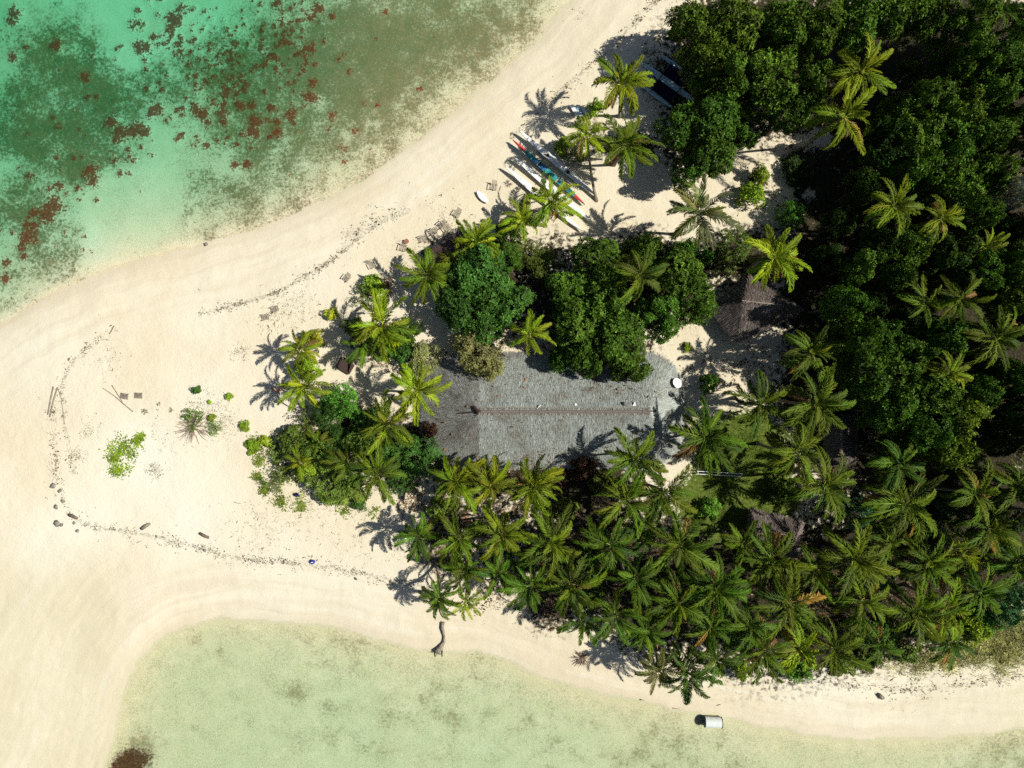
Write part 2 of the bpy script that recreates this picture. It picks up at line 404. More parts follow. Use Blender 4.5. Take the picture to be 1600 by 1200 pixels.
def mat_ground():
    t = NT('sand_and_seabed')
    p = t.pos()
    n_lo = t.noise(p, 0.09, 3, .55); n_md = t.noise(p, 0.6, 5, .6); n_fi = t.noise(p, 4.5, 4, .7); n_sp = t.noise(p, 2.7, 5, .75); n_big = t.noise(p, 0.35, 4, .65)
    sand = t.mix(t.ramp(n_lo, .38, .64), (.615, .54, .388), (.65, .582, .440))
    sand = t.mix(t.math('MULTIPLY', t.attr('pale'), .9), sand, (.66, .64, .53))
    sand = t.mix(t.math('MULTIPLY', t.ramp(n_fi, .52, .75, 0, .20), t.math('MULTIPLY_ADD', t.attr('trod'), .8, .2)), sand, (.43, .38, .27))
    sx = t.n('SeparateXYZ'); t.put(sx.inputs[0], p)
    cb = t.n('CombineXYZ'); t.put(cb.inputs[0], t.math('MULTIPLY', t.attr('shore'), .9)); t.put(cb.inputs[1], t.math('MULTIPLY', sx.outputs[0], .05)); t.put(cb.inputs[2], t.math('MULTIPLY', sx.outputs[1], .05))
    band = t.noise(cb.outputs[0], 1.0, 4, .6)
    sand = t.mix(t.math('MULTIPLY', t.ramp(band, .46, .66, 0, .5), t.math('SUBTRACT', 1.0, t.attr('trod'))), sand, (.545, .475, .345))
    sand = t.mix(t.math('MULTIPLY', t.ramp(band, .50, .30, 0, .6), t.math('SUBTRACT', 1.0, t.attr('trod'))), sand, (.665, .625, .505))
    sand = t.mix(t.ramp(t.noise(p, 9, 3, .7), .52, .7, 0, .12), sand, (.75, .70, .58))
    sand = t.mix(t.math('MULTIPLY', t.attr('wet'), .55), sand, (.50, .44, .31))
    # wrack and twigs, only where the tide left them
    w = t.ramp(t.math('ADD', t.noise(p, 3.2, 4, .78), t.math('MULTIPLY', t.attr('wrack'), .22)), .66, .74)
    w = t.math('MULTIPLY', w, t.ramp(t.attr('wrack'), .05, .4))
    sand = t.mix(t.math('MULTIPLY', w, .55), sand, (.22, .20, .145))
    # seabed: olive film, speckled turf algae, red-brown weed
    film = t.math('MULTIPLY', t.attr('film'), t.ramp(n_md, .25, .75, .55, 1.0))
    sand = t.mix(film, sand, (.470, .460, .295))
    al = t.attr('algae'); n_lo2 = t.noise(p, .16, 4, .6)
    mixn = t.math('ADD', t.math('MULTIPLY', n_sp, .62), t.math('MULTIPLY', n_big, .38))
    spots = t.ramp(t.math('ADD', t.math('ADD', mixn, t.math('MULTIPLY', t.math('SUBTRACT', n_lo2, .5), .30)), t.math('MULTIPLY', al, .33)), .57, .73)
    spots = t.math('MULTIPLY', t.math('MULTIPLY', spots, t.ramp(al, .03, .22)), t.math('MULTIPLY_ADD', t.attr('film'), -.42, 1.0))
    acol = t.mix(t.ramp(t.noise(p, 1.1, 4), .4, .62), (.070, .078, .018), (.150, .098, .030))
    seab0 = t.mix(t.math('MULTIPLY', t.ramp(t.noise(p, 3.3, 4, .75), .48, .66), t.math('MULTIPLY', t.attr('film'), .32)), sand, (.30, .31, .17))
    seab = t.mix(t.math('MULTIPLY', t.ramp(al, .12, .8, 0, .40), t.ramp(n_big, .3, .6, .5, 1.0)), seab0, (.27, .25, .12))
    seab = t.mix(t.math('MULTIPLY', spots, .90), seab, acol)
    grit = t.math('MULTIPLY', t.ramp(t.math('ADD', t.math('ADD', t.math('MULTIPLY', t.noise(p, 5.2, 4, .72), .8), t.math('MULTIPLY', n_big, .35)), t.math('MULTIPLY', al, .10)), .585, .70), t.attr('under'))
    seab = t.mix(t.math('MULTIPLY', grit, .62), seab, (.165, .150, .060))
    lightspk = t.ramp(t.noise(p, 5.0, 3, .75), .56, .68)
    seab = t.mix(t.math('MULTIPLY', t.math('MULTIPLY', lightspk, t.ramp(al, .05, .4)), .45), seab, (.50, .48, .31))
    br = t.attr('brown')
    bsp = t.ramp(t.math('ADD', t.math('MULTIPLY', br, .50), t.math('MULTIPLY', n_sp, 1.0)), .70, 1.0)
    seab = t.mix(t.math('MULTIPLY', bsp, t.ramp(br, .03, .2)), seab, t.mix(t.ramp(n_fi, .35, .65), (.045, .020, .010), (.10, .06, .025)))
    wd = t.attr('weed'); n_wd = t.noise(p, 3.6, 4, .7)
    wsp = t.ramp(t.math('ADD', t.math('MULTIPLY', wd, .50), t.math('MULTIPLY', n_wd, 1.7)), 1.12, 1.26)
    wsp = t.math('MULTIPLY', wsp, t.ramp(wd, .05, .2))
    wcol = t.mix(t.ramp(n_fi, .35, .65), (.12, .030, .012), (.24, .052, .018))
    seab = t.mix(t.math('MULTIPLY', wsp, .92), seab, wcol)
    # forest litter and lawn
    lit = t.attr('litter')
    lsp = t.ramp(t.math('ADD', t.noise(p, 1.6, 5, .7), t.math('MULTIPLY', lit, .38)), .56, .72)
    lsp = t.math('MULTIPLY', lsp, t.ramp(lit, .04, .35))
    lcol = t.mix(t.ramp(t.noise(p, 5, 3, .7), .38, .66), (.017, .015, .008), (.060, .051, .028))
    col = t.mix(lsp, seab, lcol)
    gr = t.attr('grass')
    gsp = t.ramp(t.math('ADD', t.noise(p, 2.4, 4, .75), t.math('MULTIPLY', gr, .5)), .58, .74)
    gsp = t.math('MULTIPLY', gsp, t.ramp(gr, .06, .4))
    gcol = t.mix(t.ramp(t.noise(p, 3.5, 3, .7), .35, .68), (.055, .085, .012), (.125, .155, .028))
    col = t.mix(gsp, col, gcol)
    foot = t.math('MULTIPLY', t.ramp(t.noise(p, 2.6, 3, .6), .35, .65), t.attr('trod'))
    h = t.math('ADD', t.math('MULTIPLY', n_fi, .5), t.math('ADD', t.math('MULTIPLY', n_md, .8), t.math('MULTIPLY', foot, .17)))
    return t.done(t.bsdf(col, .95, .1, t.bump(h, .30, .25)))

def mat_water():
    t = NT('sea_water')
    p = t.pos()
    nd = t.bump(t.noise(p, 1.2, 4, .6), .25, .05)
    gl = t.n('BsdfGlossy'); gl.inputs['Roughness'].default_value = .12; t.put(gl.inputs['Normal'], nd)
    tr = t.n('BsdfTransparent')
    fr = t.n('Fresnel'); fr.inputs[0].default_value = 1.33; t.put(fr.inputs[1], nd)
    mx = t.n('MixShader')
    t.put(mx.inputs[0], fr.outputs[0]); t.put(mx.inputs[1], tr.outputs[0]); t.put(mx.inputs[2], gl.outputs[0])
    va = t.n('VolumeAbsorption'); va.inputs[0].default_value = (.20, .81, .665, 1); va.inputs[1].default_value = .60
    t.t.links.new(va.outputs[0], t.out.inputs[1])
    return t.done(mx.outputs[0])

def mat_leaf(name, trans=.28, rough=.5, spec=.35, var=.55, hue=(1.25, 1.1, .7), gain=(1, 1, 1), tone=0):
    t = NT(name)
    oc = t.n('ObjectInfo').outputs['Color']
    ri = t.n('NewGeometry').outputs['Random Per Island']
    br = t.math('MULTIPLY_ADD', ri, var * 2, 1 - var)
    comb = t.n('CombineColor')
    if tone:
        br = t.math('MULTIPLY', br, t.ramp(t.noise(t.pos(), .55, 3, .6), .3, .7, 1 - tone, 1 + tone))
    for i in range(3): t.put(comb.inputs[i], br)
    c = t.mix(1.0, t.mix(1.0, oc, (*gain, 1), 'MULTIPLY'), comb.outputs[0], 'MULTIPLY')
    c = t.mix(t.math('MULTIPLY', t.math('FRACT', t.math('MULTIPLY', ri, 7.31)), .5), c, t.mix(1.0, c, (*hue, 1), 'MULTIPLY'))
    b = t.bsdf(c, rough, spec)
    tl = t.n('BsdfTranslucent'); t.put(tl.inputs[0], t.mix(1.0, c, (1.25, 1.3, .5, 1), 'MULTIPLY'))
    mx = t.n('MixShader'); mx.inputs[0].default_value = trans
    t.put(mx.inputs[1], b); t.put(mx.inputs[2], tl.outputs[0])
    return t.done(mx.outputs[0])

def mat_simple(name, a, b, scale=3, rough=.8, spec=.25, bump=.3, stretch=None, detail=5):
    t = NT(name)
    v = t.obj()
    if stretch:
        mpn = t.n('Mapping'); mpn.inputs['Scale'].default_value = stretch; t.put(mpn.inputs[0], v); v = mpn.outputs[0]
    nn = t.noise(v, scale, detail, .65)
    return t.done(t.bsdf(t.mix(t.ramp(nn, .34, .68), a, b), rough, spec, t.bump(nn, bump, .05)))

def mat_thatch(name, cols, patch):
    t = NT(name)
    ri = t.n('NewGeometry').outputs['Random Per Island']
    p = t.pos()
    c = t.mix(t.ramp(ri, .1, .55), cols[0], cols[1])
    c = t.mix(t.ramp(ri, .7, .98), c, cols[2])
    c = t.mix(t.ramp(t.noise(p, .33, 5, .65), .46, .68, 0, .85), c, t.mix(t.math('FRACT', t.math('MULTIPLY', ri, 5.7)), patch, cols[0]))
    f2 = t.math('FRACT', t.math('MULTIPLY', ri, 13.7))
    c = t.mix(t.ramp(f2, .0, 1.0, 0, .5), c, (.03, .025, .022))
    return t.done(t.bsdf(c, .9, .1))

def mat_paint(name, col, rough=.45, spec=.4, dirt=.25):
    t = NT(name)
    nn = t.noise(t.obj(), 2.2, 6, .7)
    c = t.mix(t.ramp(nn, .45, .75, 0, dirt), col, tuple(x * .45 + .05 for x in col))
    return t.done(t.bsdf(c, rough, spec))

M_GROUND = mat_ground()
M_WATER = mat_water()
M_FROND = mat_leaf('palm_frond', .20, .55, .07, .30, (1.1, 1.06, .8))
M_RACHIS = mat_leaf('palm_rachis', .0, .5, .3, .1, (1, 1, 1), (2.1, 1.9, 3.2))
M_LEAF = mat_leaf('broad_leaf', .18, .5, .10, .55, tone=.5)
M_FINE = mat_leaf('fine_leaf', .22, .5, .15, .45, tone=.35)
M_PALMBARK = mat_simple('palm_bark', (.16, .13, .095), (.30, .26, .20), 2.0, .9, .1, .6, (1, 1, 6))
M_BARK = mat_simple('tree_bark', (.09, .07, .05), (.22, .18, .14), 4, .9, .1, .6)
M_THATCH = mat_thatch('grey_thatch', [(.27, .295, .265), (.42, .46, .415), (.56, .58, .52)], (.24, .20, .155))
M_THATCHW_SHADE = mat_thatch('brown_shaded_thatch', [(.20, .205, .185), (.31, .32, .285), (.44, .44, .40)], (.16, .125, .10))  # west hip: browner straw, with its sun-averted shading deepened in the colour
M_THATCHB = mat_thatch('brown_thatch', [(.11, .088, .074), (.20, .165, .142), (.32, .285, .255)], (.09, .062, .048))
M_UNDER = mat_simple('thatch_base', (.10, .095, .085), (.22, .21, .19), 3, .95, .05, .5)
M_WOOD = mat_simple('weathered_wood', (.16, .12, .085), (.31, .25, .18), 4, .85, .15, .4, (1, 6, 6))
M_DRIFT = mat_simple('driftwood', (.15, .125, .095), (.34, .30, .24), 5, .9, .1, .6)
M_DARKWOOD = mat_simple('dark_stained_wood', (.035, .020, .018), (.075, .045, .04), 5, .7, .3, .3, (1, 6, 6))
M_REEDWALL = mat_simple('reed_wall', (.14, .10, .06), (.26, .2, .13), 9, .9, .1, .5)
M_WHITE = mat_paint('white_paint', (.80, .80, .77))
M_RED = mat_paint('red_paint', (.55, .04, .045))
M_TEAL = mat_paint('teal_paint', (.03, .26, .25))
M_BLUEP = mat_paint('blue_paint', (.025, .14, .30))
M_PALEBLUE = mat_paint('pale_blue_paint', (.42, .58, .62))
M_NAVY = mat_paint('navy_net', (.005, .007, .028), .8, .1)
M_BLACK = mat_paint('black_plastic', (.015, .015, .017))
M_BLUE = mat_paint('blue_cloth', (.04, .05, .35), .8, .1)
M_CREAM = mat_paint('cream_wood', (.55, .47, .28), .8, .1)
M_CAP = mat_simple('ridge_matting', (.10, .085, .072), (.20, .18, .155), 6, .9, .1, .5, (6, 1, 1))
M_DEAD = mat_leaf('dead_leaf', .05, .8, .1, .5, (1.1, .95, .8))
M_WRACK = mat_leaf('tide_wrack', 0, .9, .1, .6, (1.1, 1, .8))

# ------------------------------------------------------------------ ground and water
def build_ground():
    nx, ny = len(GX), len(GY)
    V = np.stack([MX.ravel(), MY.ravel(), GZ], 1)
    idx = np.arange(nx * ny).reshape(ny, nx)
    F = np.stack([idx[:-1, :-1], idx[:-1, 1:], idx[1:, 1:], idx[1:, :-1]], -1).reshape(-1, 4)
    me = npmesh('ground', V, F, [M_GROUND])
    me.polygons.foreach_set('use_smooth', np.ones(len(F), bool))
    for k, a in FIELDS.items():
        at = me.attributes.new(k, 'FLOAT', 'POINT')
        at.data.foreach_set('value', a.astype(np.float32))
    o = link('ground', me)
    tag(o, 'pale coral sand spit with beach, forest floor and shallow seabed', None, None, 'structure')
    mb = MB()
    mb.box((0, 0, -20), (4000, 4000, 40))
    w = mb.build('water', M_WATER)
    tag(w, 'clear shallow green lagoon water around the sand spit', None, None, 'structure')
build_ground()

# ------------------------------------------------------------------ thatched roofs
def tri_sample(tris, n):
    A = np.array([t[0] for t in tris]); B = np.array([t[1] for t in tris]); C = np.array([t[2] for t in tris])
    ar = np.linalg.norm(np.cross(B - A, C - A), axis=1) / 2
    k = rng.choice(len(tris), n, p=ar / ar.sum())
    r1 = np.sqrt(rng.random(n)); r2 = rng.random(n)
    p = A[k] * (1 - r1)[:, None] + B[k] * (r1 * (1 - r2))[:, None] + C[k] * (r1 * r2)[:, None]
    nrm = np.cross(B - A, C - A); nrm /= np.linalg.norm(nrm, axis=1)[:, None]
    nrm[nrm[:, 2] < 0] *= -1
    return p, nrm[k]

def roof(parent, polys, mat, dens, thick=.22, ln=.85, wd=.06):
    """polys: list of 3-D polygons (lists of Vector), local to parent; a solid slab with a thatch coat"""
    mb = MB(); tris = []
    for pl in polys:
        n = len(pl)
        up = [Vector(p) for p in pl]; dn = [p - Vector((0, 0, thick)) for p in up]
        nr = (up[1] - up[0]).cross(up[-1] - up[0])
        if nr.z < 0:
            up.reverse(); dn.reverse()
        mb.add(up + dn, [tuple(range(n)), tuple(range(2 * n - 1, n - 1, -1))] + [(i, i + n, (i + 1) % n + n, (i + 1) % n) for i in range(n)])
        for i in range(1, n - 1):
            tris.append((np.array(up[0]), np.array(up[i]), np.array(up[i + 1])))
    ro = mb.build('roof', M_UNDER, parent)
    area = sum(np.linalg.norm(np.cross(b - a, c - a)) / 2 for a, b, c in tris)
    n = int(area * dens)
    p, nr = tri_sample(tris, n)
    down = np.zeros((n, 3)); down[:, 2] = -1
    down -= nr * np.sum(down * nr, 1)[:, None]
    down /= np.linalg.norm(down, axis=1)[:, None] + 1e-9
    side = np.cross(nr, down)
    a = rng.normal(0, .13, n)[:, None]
    d = down * np.cos(a) + side * np.sin(a); s = np.cross(nr, d)
    L = (ln * (.6 + .8 * rng.random(n)))[:, None]; W = (wd * (.5 + rng.random(n)))[:, None] / 2
    lift = (.03 + .07 * rng.random(n))[:, None]
    b0 = p - d * L * .5 + nr * .012; b1 = p + d * L * .5 + nr * lift
    V = np.stack([b0 - s * W, b0 + s * W, b1 + s * W * .6, b1 - s * W * .6], 1).reshape(-1, 3)
    F = np.arange(4 * n).reshape(n, 4)
    th = link('thatch', npmesh('thatch', V, F, [mat]), ro)
    th['kind'] = 'stuff'
    return ro

def build_longhouse():
    ZE, ZR = 2.5, 6.5
    y0 = -3.2; xw, xe = -3.9, 15.95
    c = Vector((6, y0, 0)); c.z = gz(6, y0)
    t = thing('thatched_longhouse', 'long grey thatched house with rounded ends and brown ridge among palms', 'house', (0, 0, 0))
    t.location = (0, 0, 0)
    hw = 6.85
    def eave(a, cx, ax):
        # superellipse end, a from -90..90 deg away from the ridge
        ca, sa = math.cos(a), math.sin(a)
        e = .80
        return Vector((cx + ax * math.copysign(abs(ca) ** e, 1) , y0 + hw * math.copysign(abs(sa) ** e, sa), ZE))
    polys = []
    # long slopes in bays
    nb = 6
    for sgn in (1, -1):
        for i in range(nb):
            xa = xw + (xe - xw) * i / nb; xb = xw + (xe - xw) * (i + 1) / nb
            polys.append([Vector((xa, y0, ZR)), Vector((xb, y0, ZR)), Vector((xb, y0 + sgn * hw, ZE)), Vector((xa, y0 + sgn * hw, ZE))])
    for cx, ax in ((xw, -7.1), (xe, 5.0)):
        m = 9
        for i in range(m):
            a0 = -math.pi / 2 + math.pi * i / m; a1 = -math.pi / 2 + math.pi * (i + 1) / m
            polys.append([Vector((cx, y0, ZR)), eave(a0, cx, ax), eave(a1, cx, ax)])
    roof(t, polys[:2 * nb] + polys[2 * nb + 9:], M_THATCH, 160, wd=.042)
    roof(t, polys[2 * nb:2 * nb + 9], M_THATCHW_SHADE, 160, wd=.042)
    # ridge cap of matting held by poles
    mb = MB()
    n = 15
    for i in range(n):
        xa = xw + .05 + (xe - xw) * i / n; xb = xw + (xe - xw) * (i + 1) / n + .06
        w = .34 + R.uniform(-.02, .04); zt = ZR + .24 + .004 * (i % 2); zs = ZR + .02 + .008 * (i % 2)
        vs = []
        for x in (xa, xb):
            vs += [(x, y0 - w, zs), (x, y0 - .12, zt), (x, y0 + .12, zt), (x, y0 + w, zs), (x, y0 + w, zs - .12), (x, y0 - w, zs - .12)]
        mb.add(vs, [(0, 1, 7, 6), (1, 2, 8, 7), (2, 3, 9, 8), (3, 4, 10, 9), (5, 0, 6, 11), (0, 5, 4, 3, 2, 1), (6, 7, 8, 9, 10, 11)])
    cap = mb.build('ridge_cap', M_CAP, t)
    for sy in (-.42, .42):
        mb = MB(); mb.tube([(xw - .2 + k * (xe - xw + .4) / 8, y0 + sy + R.uniform(-.02, .02), ZR + .0 + R.uniform(0, .04)) for k in range(9)], .055, 6)
        mb.build('ridge_pole', M_DRIFT, cap)
    for k in range(6):
        x = xw + .6 + k * (xe - xw - 1) / 5 + R.uniform(-.5, .5)
        mb = MB(); mb.tube([(x, y0 - .5, ZR - .06), (x + .02, y0 - .1, ZR + .28), (x, y0 + .1, ZR + .28), (x, y0 + .5, ZR - .06)], .018, 5); mb.build('ridge_tie', M_WOOD, cap)
    mb = MB(); mb.tube([(xw - 2.0, y0 - .25, ZR - .75), (xw + .3, y0 + .05, ZR + .2)], [.07, .11], 8)
    mb.tube([(xw - .55, y0 + .55, ZR - .3), (xw + .1, y0 - .1, ZR + .25)], [.2, .26], 8)
    mb.build('ridge_finial', M_DARKWOOD, t)
    mb = MB(); mb.tube([(xe + 1.0, y0 + .1, ZR - .65), (xe - .3, y0 + .02, ZR + .2)], [.06, .1], 8); mb.build('ridge_finial', M_DARKWOOD, t)
    # reed walls and eave posts under the roof
    def outline(k, m=14):
        pts = []
        for i in range(m + 1):
            a = -math.pi / 2 + math.pi * i / m
            q = eave(a, xe, 5.0); pts.append(((q.x - xe) * k + xe, (q.y - y0) * k + y0))
        for i in range(m + 1):
            a = math.pi / 2 - math.pi * i / m
            q = eave(a, xw, -7.1); pts.append(((q.x - xw) * k + xw, (q.y - y0) * k + y0))
        return pts
    o = outline(.80)
    mb = MB()
    for i in range(len(o)):
        if i in (7, 22):
            continue
        a, b = o[i], o[(i + 1) % len(o)]
        za = min(gz(*a), gz(*b)) - .2
        mb.add([(a[0], a[1], za), (b[0], b[1], za), (b[0], b[1], 2.9), (a[0], a[1], 2.9)], [(0, 1, 2, 3)])
    mb.build('wall', M_REEDWALL, t)
    for i, q in enumerate(outline(.93, 5)):
        mb = MB(); g = gz(*q); mb.tube([(q[0], q[1], g - .2), (q[0], q[1], 2.55)], .1, 7); mb.build('post', M_WOOD, t)
    return y0, ZR, ZE, hw, xw, xe
LH = build_longhouse()

def hut(name, label, corners, ridge, ze, zr, dens=80, walls=True):
    """corners (px) of the eaves at height ze above ground, ridge ends (px) at zr"""
    cx = sum(c[0] for c in corners) / 4; cy = sum(c[1] for c in corners) / 4
    g = G(cx, cy); t = thing(name, label, 'hut', g)
    C = [P(a, b, g.z + ze) - g for a, b in corners]
    A, B = [P(a, b, g.z + zr) - g for a, b in ridge]
    polys = [[C[0], C[1], A], [C[1], C[2], B, A], [C[2], C[3], B], [C[3], C[0], A, B]]
    roof(t, polys, M_THATCHB, dens, .18, .7, .055)
    mb = MB(); d = (B - A).normalized()
    mb.tube([A - d * .15 + Vector((0, 0, .06)), B + d * .15 + Vector((0, 0, .06))], .08, 8); mb.build('ridge_pole', M_DRIFT, t)
    cen = (C[0] + C[1] + C[2] + C[3]) / 4
    for i in range(4):
        a = cen.lerp(C[i], .86); b = cen.lerp(C[(i + 1) % 4], .86)
        mb = MB(); mb.tube([(a.x, a.y, -.4), (a.x, a.y, ze + .25)], .09, 7); mb.build('post', M_WOOD, t)
        if walls and i != 1:
            a = cen.lerp(C[i], .78); b = cen.lerp(C[(i + 1) % 4], .78)
            mb = MB(); mb.add([(a.x, a.y, -.3), (b.x, b.y, -.3), (b.x, b.y, ze + .45), (a.x, a.y, ze + .45)], [(0, 1, 2, 3)]); mb.build('wall', M_REEDWALL, t)
    mb = MB()
    for i in range(4):
        a, b = C[i] - Vector((0, 0, .12)), C[(i + 1) % 4] - Vector((0, 0, .12))
        mb = MB(); mb.tube([a, b], .05, 6); mb.build('eave_pole', M_WOOD, t)
    return t
hut('thatched_hut', 'brown thatched hipped hut northeast of the longhouse, half in shade', [(1110, 482), (1152, 535), (1256, 484), (1170, 430)], [(1161, 470), (1222, 477)], 2.2, 5.0)
hut('thatched_hut', 'small weathered thatched hut south of the lawn, half under palm fronds', [(1172, 795), (1162, 862), (1246, 872), (1256, 816)], [(1182, 824), (1236, 838)], 2.0, 3.9)
hut('thatched_hut', 'dark brown hut deep in shade east of the lawn palms', [(1290, 655), (1292, 728), (1338, 722), (1338, 648)], [(1313, 672), (1315, 708)], 2.0, 3.4)

def build_shed():
    g = G(705, 390); t = thing('lean_to_shed', 'dark flat roofed shed at the beach edge half covered by palms', 'shed', g)
    cs = [(666, 394), (725, 356), (750, 392), (692, 430)]; zs = [2.1, 2.1, 2.9, 2.9]
    C = [P(a, b, g.z + z) - g for (a, b), z in zip(cs, zs)]
    n = 12
    for i in range(n):
        f0, f1 = i / n, (i + .93) / n
        a, b = C[0].lerp(C[1], f0), C[0].lerp(C[1], f1); c, d = C[3].lerp(C[2], f1), C[3].lerp(C[2], f0)
        q = Vector((0, 0, -.05)); w = R.uniform(-.02, .02); up = Vector((0, 0, w))
        mb = MB(); vs = [a + up, b + up, c + up, d + up]; vs += [v + q for v in vs]
        mb.add(vs, [(0, 1, 2, 3), (7, 6, 5, 4), (0, 4, 5, 1), (1, 5, 6, 2), (2, 6, 7, 3), (3, 7, 4, 0)]); mb.build('roof_board', M_DARKWOOD, t)
    for i in range(4):
        c = (C[0] + C[1] + C[2] + C[3]) / 4; a = c.lerp(C[i], .9)
        mb = MB(); mb.tube([(a.x, a.y, -.4), (a.x, a.y, zs[i] - .03)], .07, 6); mb.build('post', M_WOOD, t)
build_shed()

# ------------------------------------------------------------------ palms
def frond_mesh(seed, L=4.3, lift=.35, droop=1.5, dead=False, pairs=46):
    r = np.random.default_rng(seed)
    K = 14
    s = np.linspace(0, 1, K)
    ang = lift - droop * s ** 1.35
    bend = r.normal(0, .16)
    px = np.concatenate([[0], np.cumsum(np.cos((ang[1:] + ang[:-1]) / 2) * L / (K - 1))])
    pz = np.concatenate([[0], np.cumsum(np.sin((ang[1:] + ang[:-1]) / 2) * L / (K - 1))])
    py = bend * s ** 2 * L * .35
    V = []; F = []; Mi = []
    # rachis: flattened triangle section
    for i in range(K):
        w = .06 * (1 - .8 * s[i]) + .008
        V += [(px[i], py[i] - w, pz[i]), (px[i], py[i] + w, pz[i]), (px[i] + .0, py[i], pz[i] + w * 1.1)]
    for i in range(K - 1):
        for k in range(3):
            q = (k + 1) % 3
            F.append((i * 3 + k, i * 3 + q, (i + 1) * 3 + q)); F.append((i * 3 + k, (i + 1) * 3 + q, (i + 1) * 3 + k)); Mi += [1, 1]
    twist = r.normal(0, .38)
    for i in range(pairs):
        ss = .14 + .86 * (i + .5) / pairs
        x = np.interp(ss, s, px); y = np.interp(ss, s, py); z = np.interp(ss, s, pz); a = np.interp(ss, s, ang)
        t = np.array([math.cos(a), bend * ss * .7, math.sin(a)]); t /= np.linalg.norm(t)
        up = np.array([-math.sin(a), 0, math.cos(a)])
        sd = np.cross(up, t)
        ll = .95 * math.sin(math.pi * (.20 + .74 * ss)) ** .7 * (.82 + .36 * r.random())
        for sg in (-1, 1):
            if r.random() < (.25 if dead else .10):
                continue
            fw = math.radians(34 + 26 * ss + r.normal(0, 6))
            tw = (.48 - .22 * ss if not dead else -.5) + sg * twist + r.normal(0, .14)
            d1 = sd * sg * math.cos(fw) + t * math.sin(fw) + up * tw
            d1 /= np.linalg.norm(d1)
            d2 = d1 + np.array([0, 0, -(.70 + .45 * r.random() if not dead else .9)]); d2 /= np.linalg.norm(d2)
            p0 = np.array([x, y, z]); p1 = p0 + d1 * ll * .55; p2 = p1 + d2 * ll * .48
            wv = np.cross(d1, up); wv /= np.linalg.norm(wv) + 1e-9
            w = .050 if not dead else .033
            b = len(V)
            V += [tuple(p0 - wv * w * .55), tuple(p0 + wv * w * .55), tuple(p1 + wv * w), tuple(p1 - wv * w), tuple(p2)]
            F += [(b, b + 1, b + 2), (b, b + 2, b + 3), (b + 3, b + 2, b + 4)]; Mi += [0, 0, 0]
    return npmesh('frond', np.array(V), np.array(F), [M_DEAD if dead else M_FROND, M_RACHIS], Mi)

FR_UP = [frond_mesh(100 + i, 3.5, .35, .9, pairs=38) for i in range(3)]
FR_MID = [frond_mesh(200 + i, 4.3, .30, 1.25 + .12 * i) for i in range(6)]
FR_LOW = [frond_mesh(300 + i, 4.3, .12, 1.55 + .15 * i) for i in range(4)]
FR_DEAD = [frond_mesh(400 + i, 3.9, -.2, 1.2, True) for i in range(2)]
mbc = MB()
for k in range(9):
    a = k * 2.4; rr = .16 + .05 * (k % 3); c = Vector((math.cos(a) * rr * 1.6, math.sin(a) * rr * 1.6, -.15 - .09 * (k % 3)))
    vs = []; fs = []
    for i, (zz, q) in enumerate(((-.15, .02), (-.08, .1), (.05, .115), (.14, .03))):
        for j in range(6):
            vs.append(c + Vector((math.cos(j * 1.047) * q, math.sin(j * 1.047) * q, zz)))
    for i in range(3):
        for j in range(6):
            fs.append((i * 6 + j, i * 6 + (j + 1) % 6, i * 6 + 6 + (j + 1) % 6, i * 6 + 6 + j))
    mbc.add(vs, fs)
COCO_ME = mesh('coconut_cluster', mbc.v, mbc.f, [mat_paint('coconut_husk', (.22, .17, .05), .5, .3)], None, True)

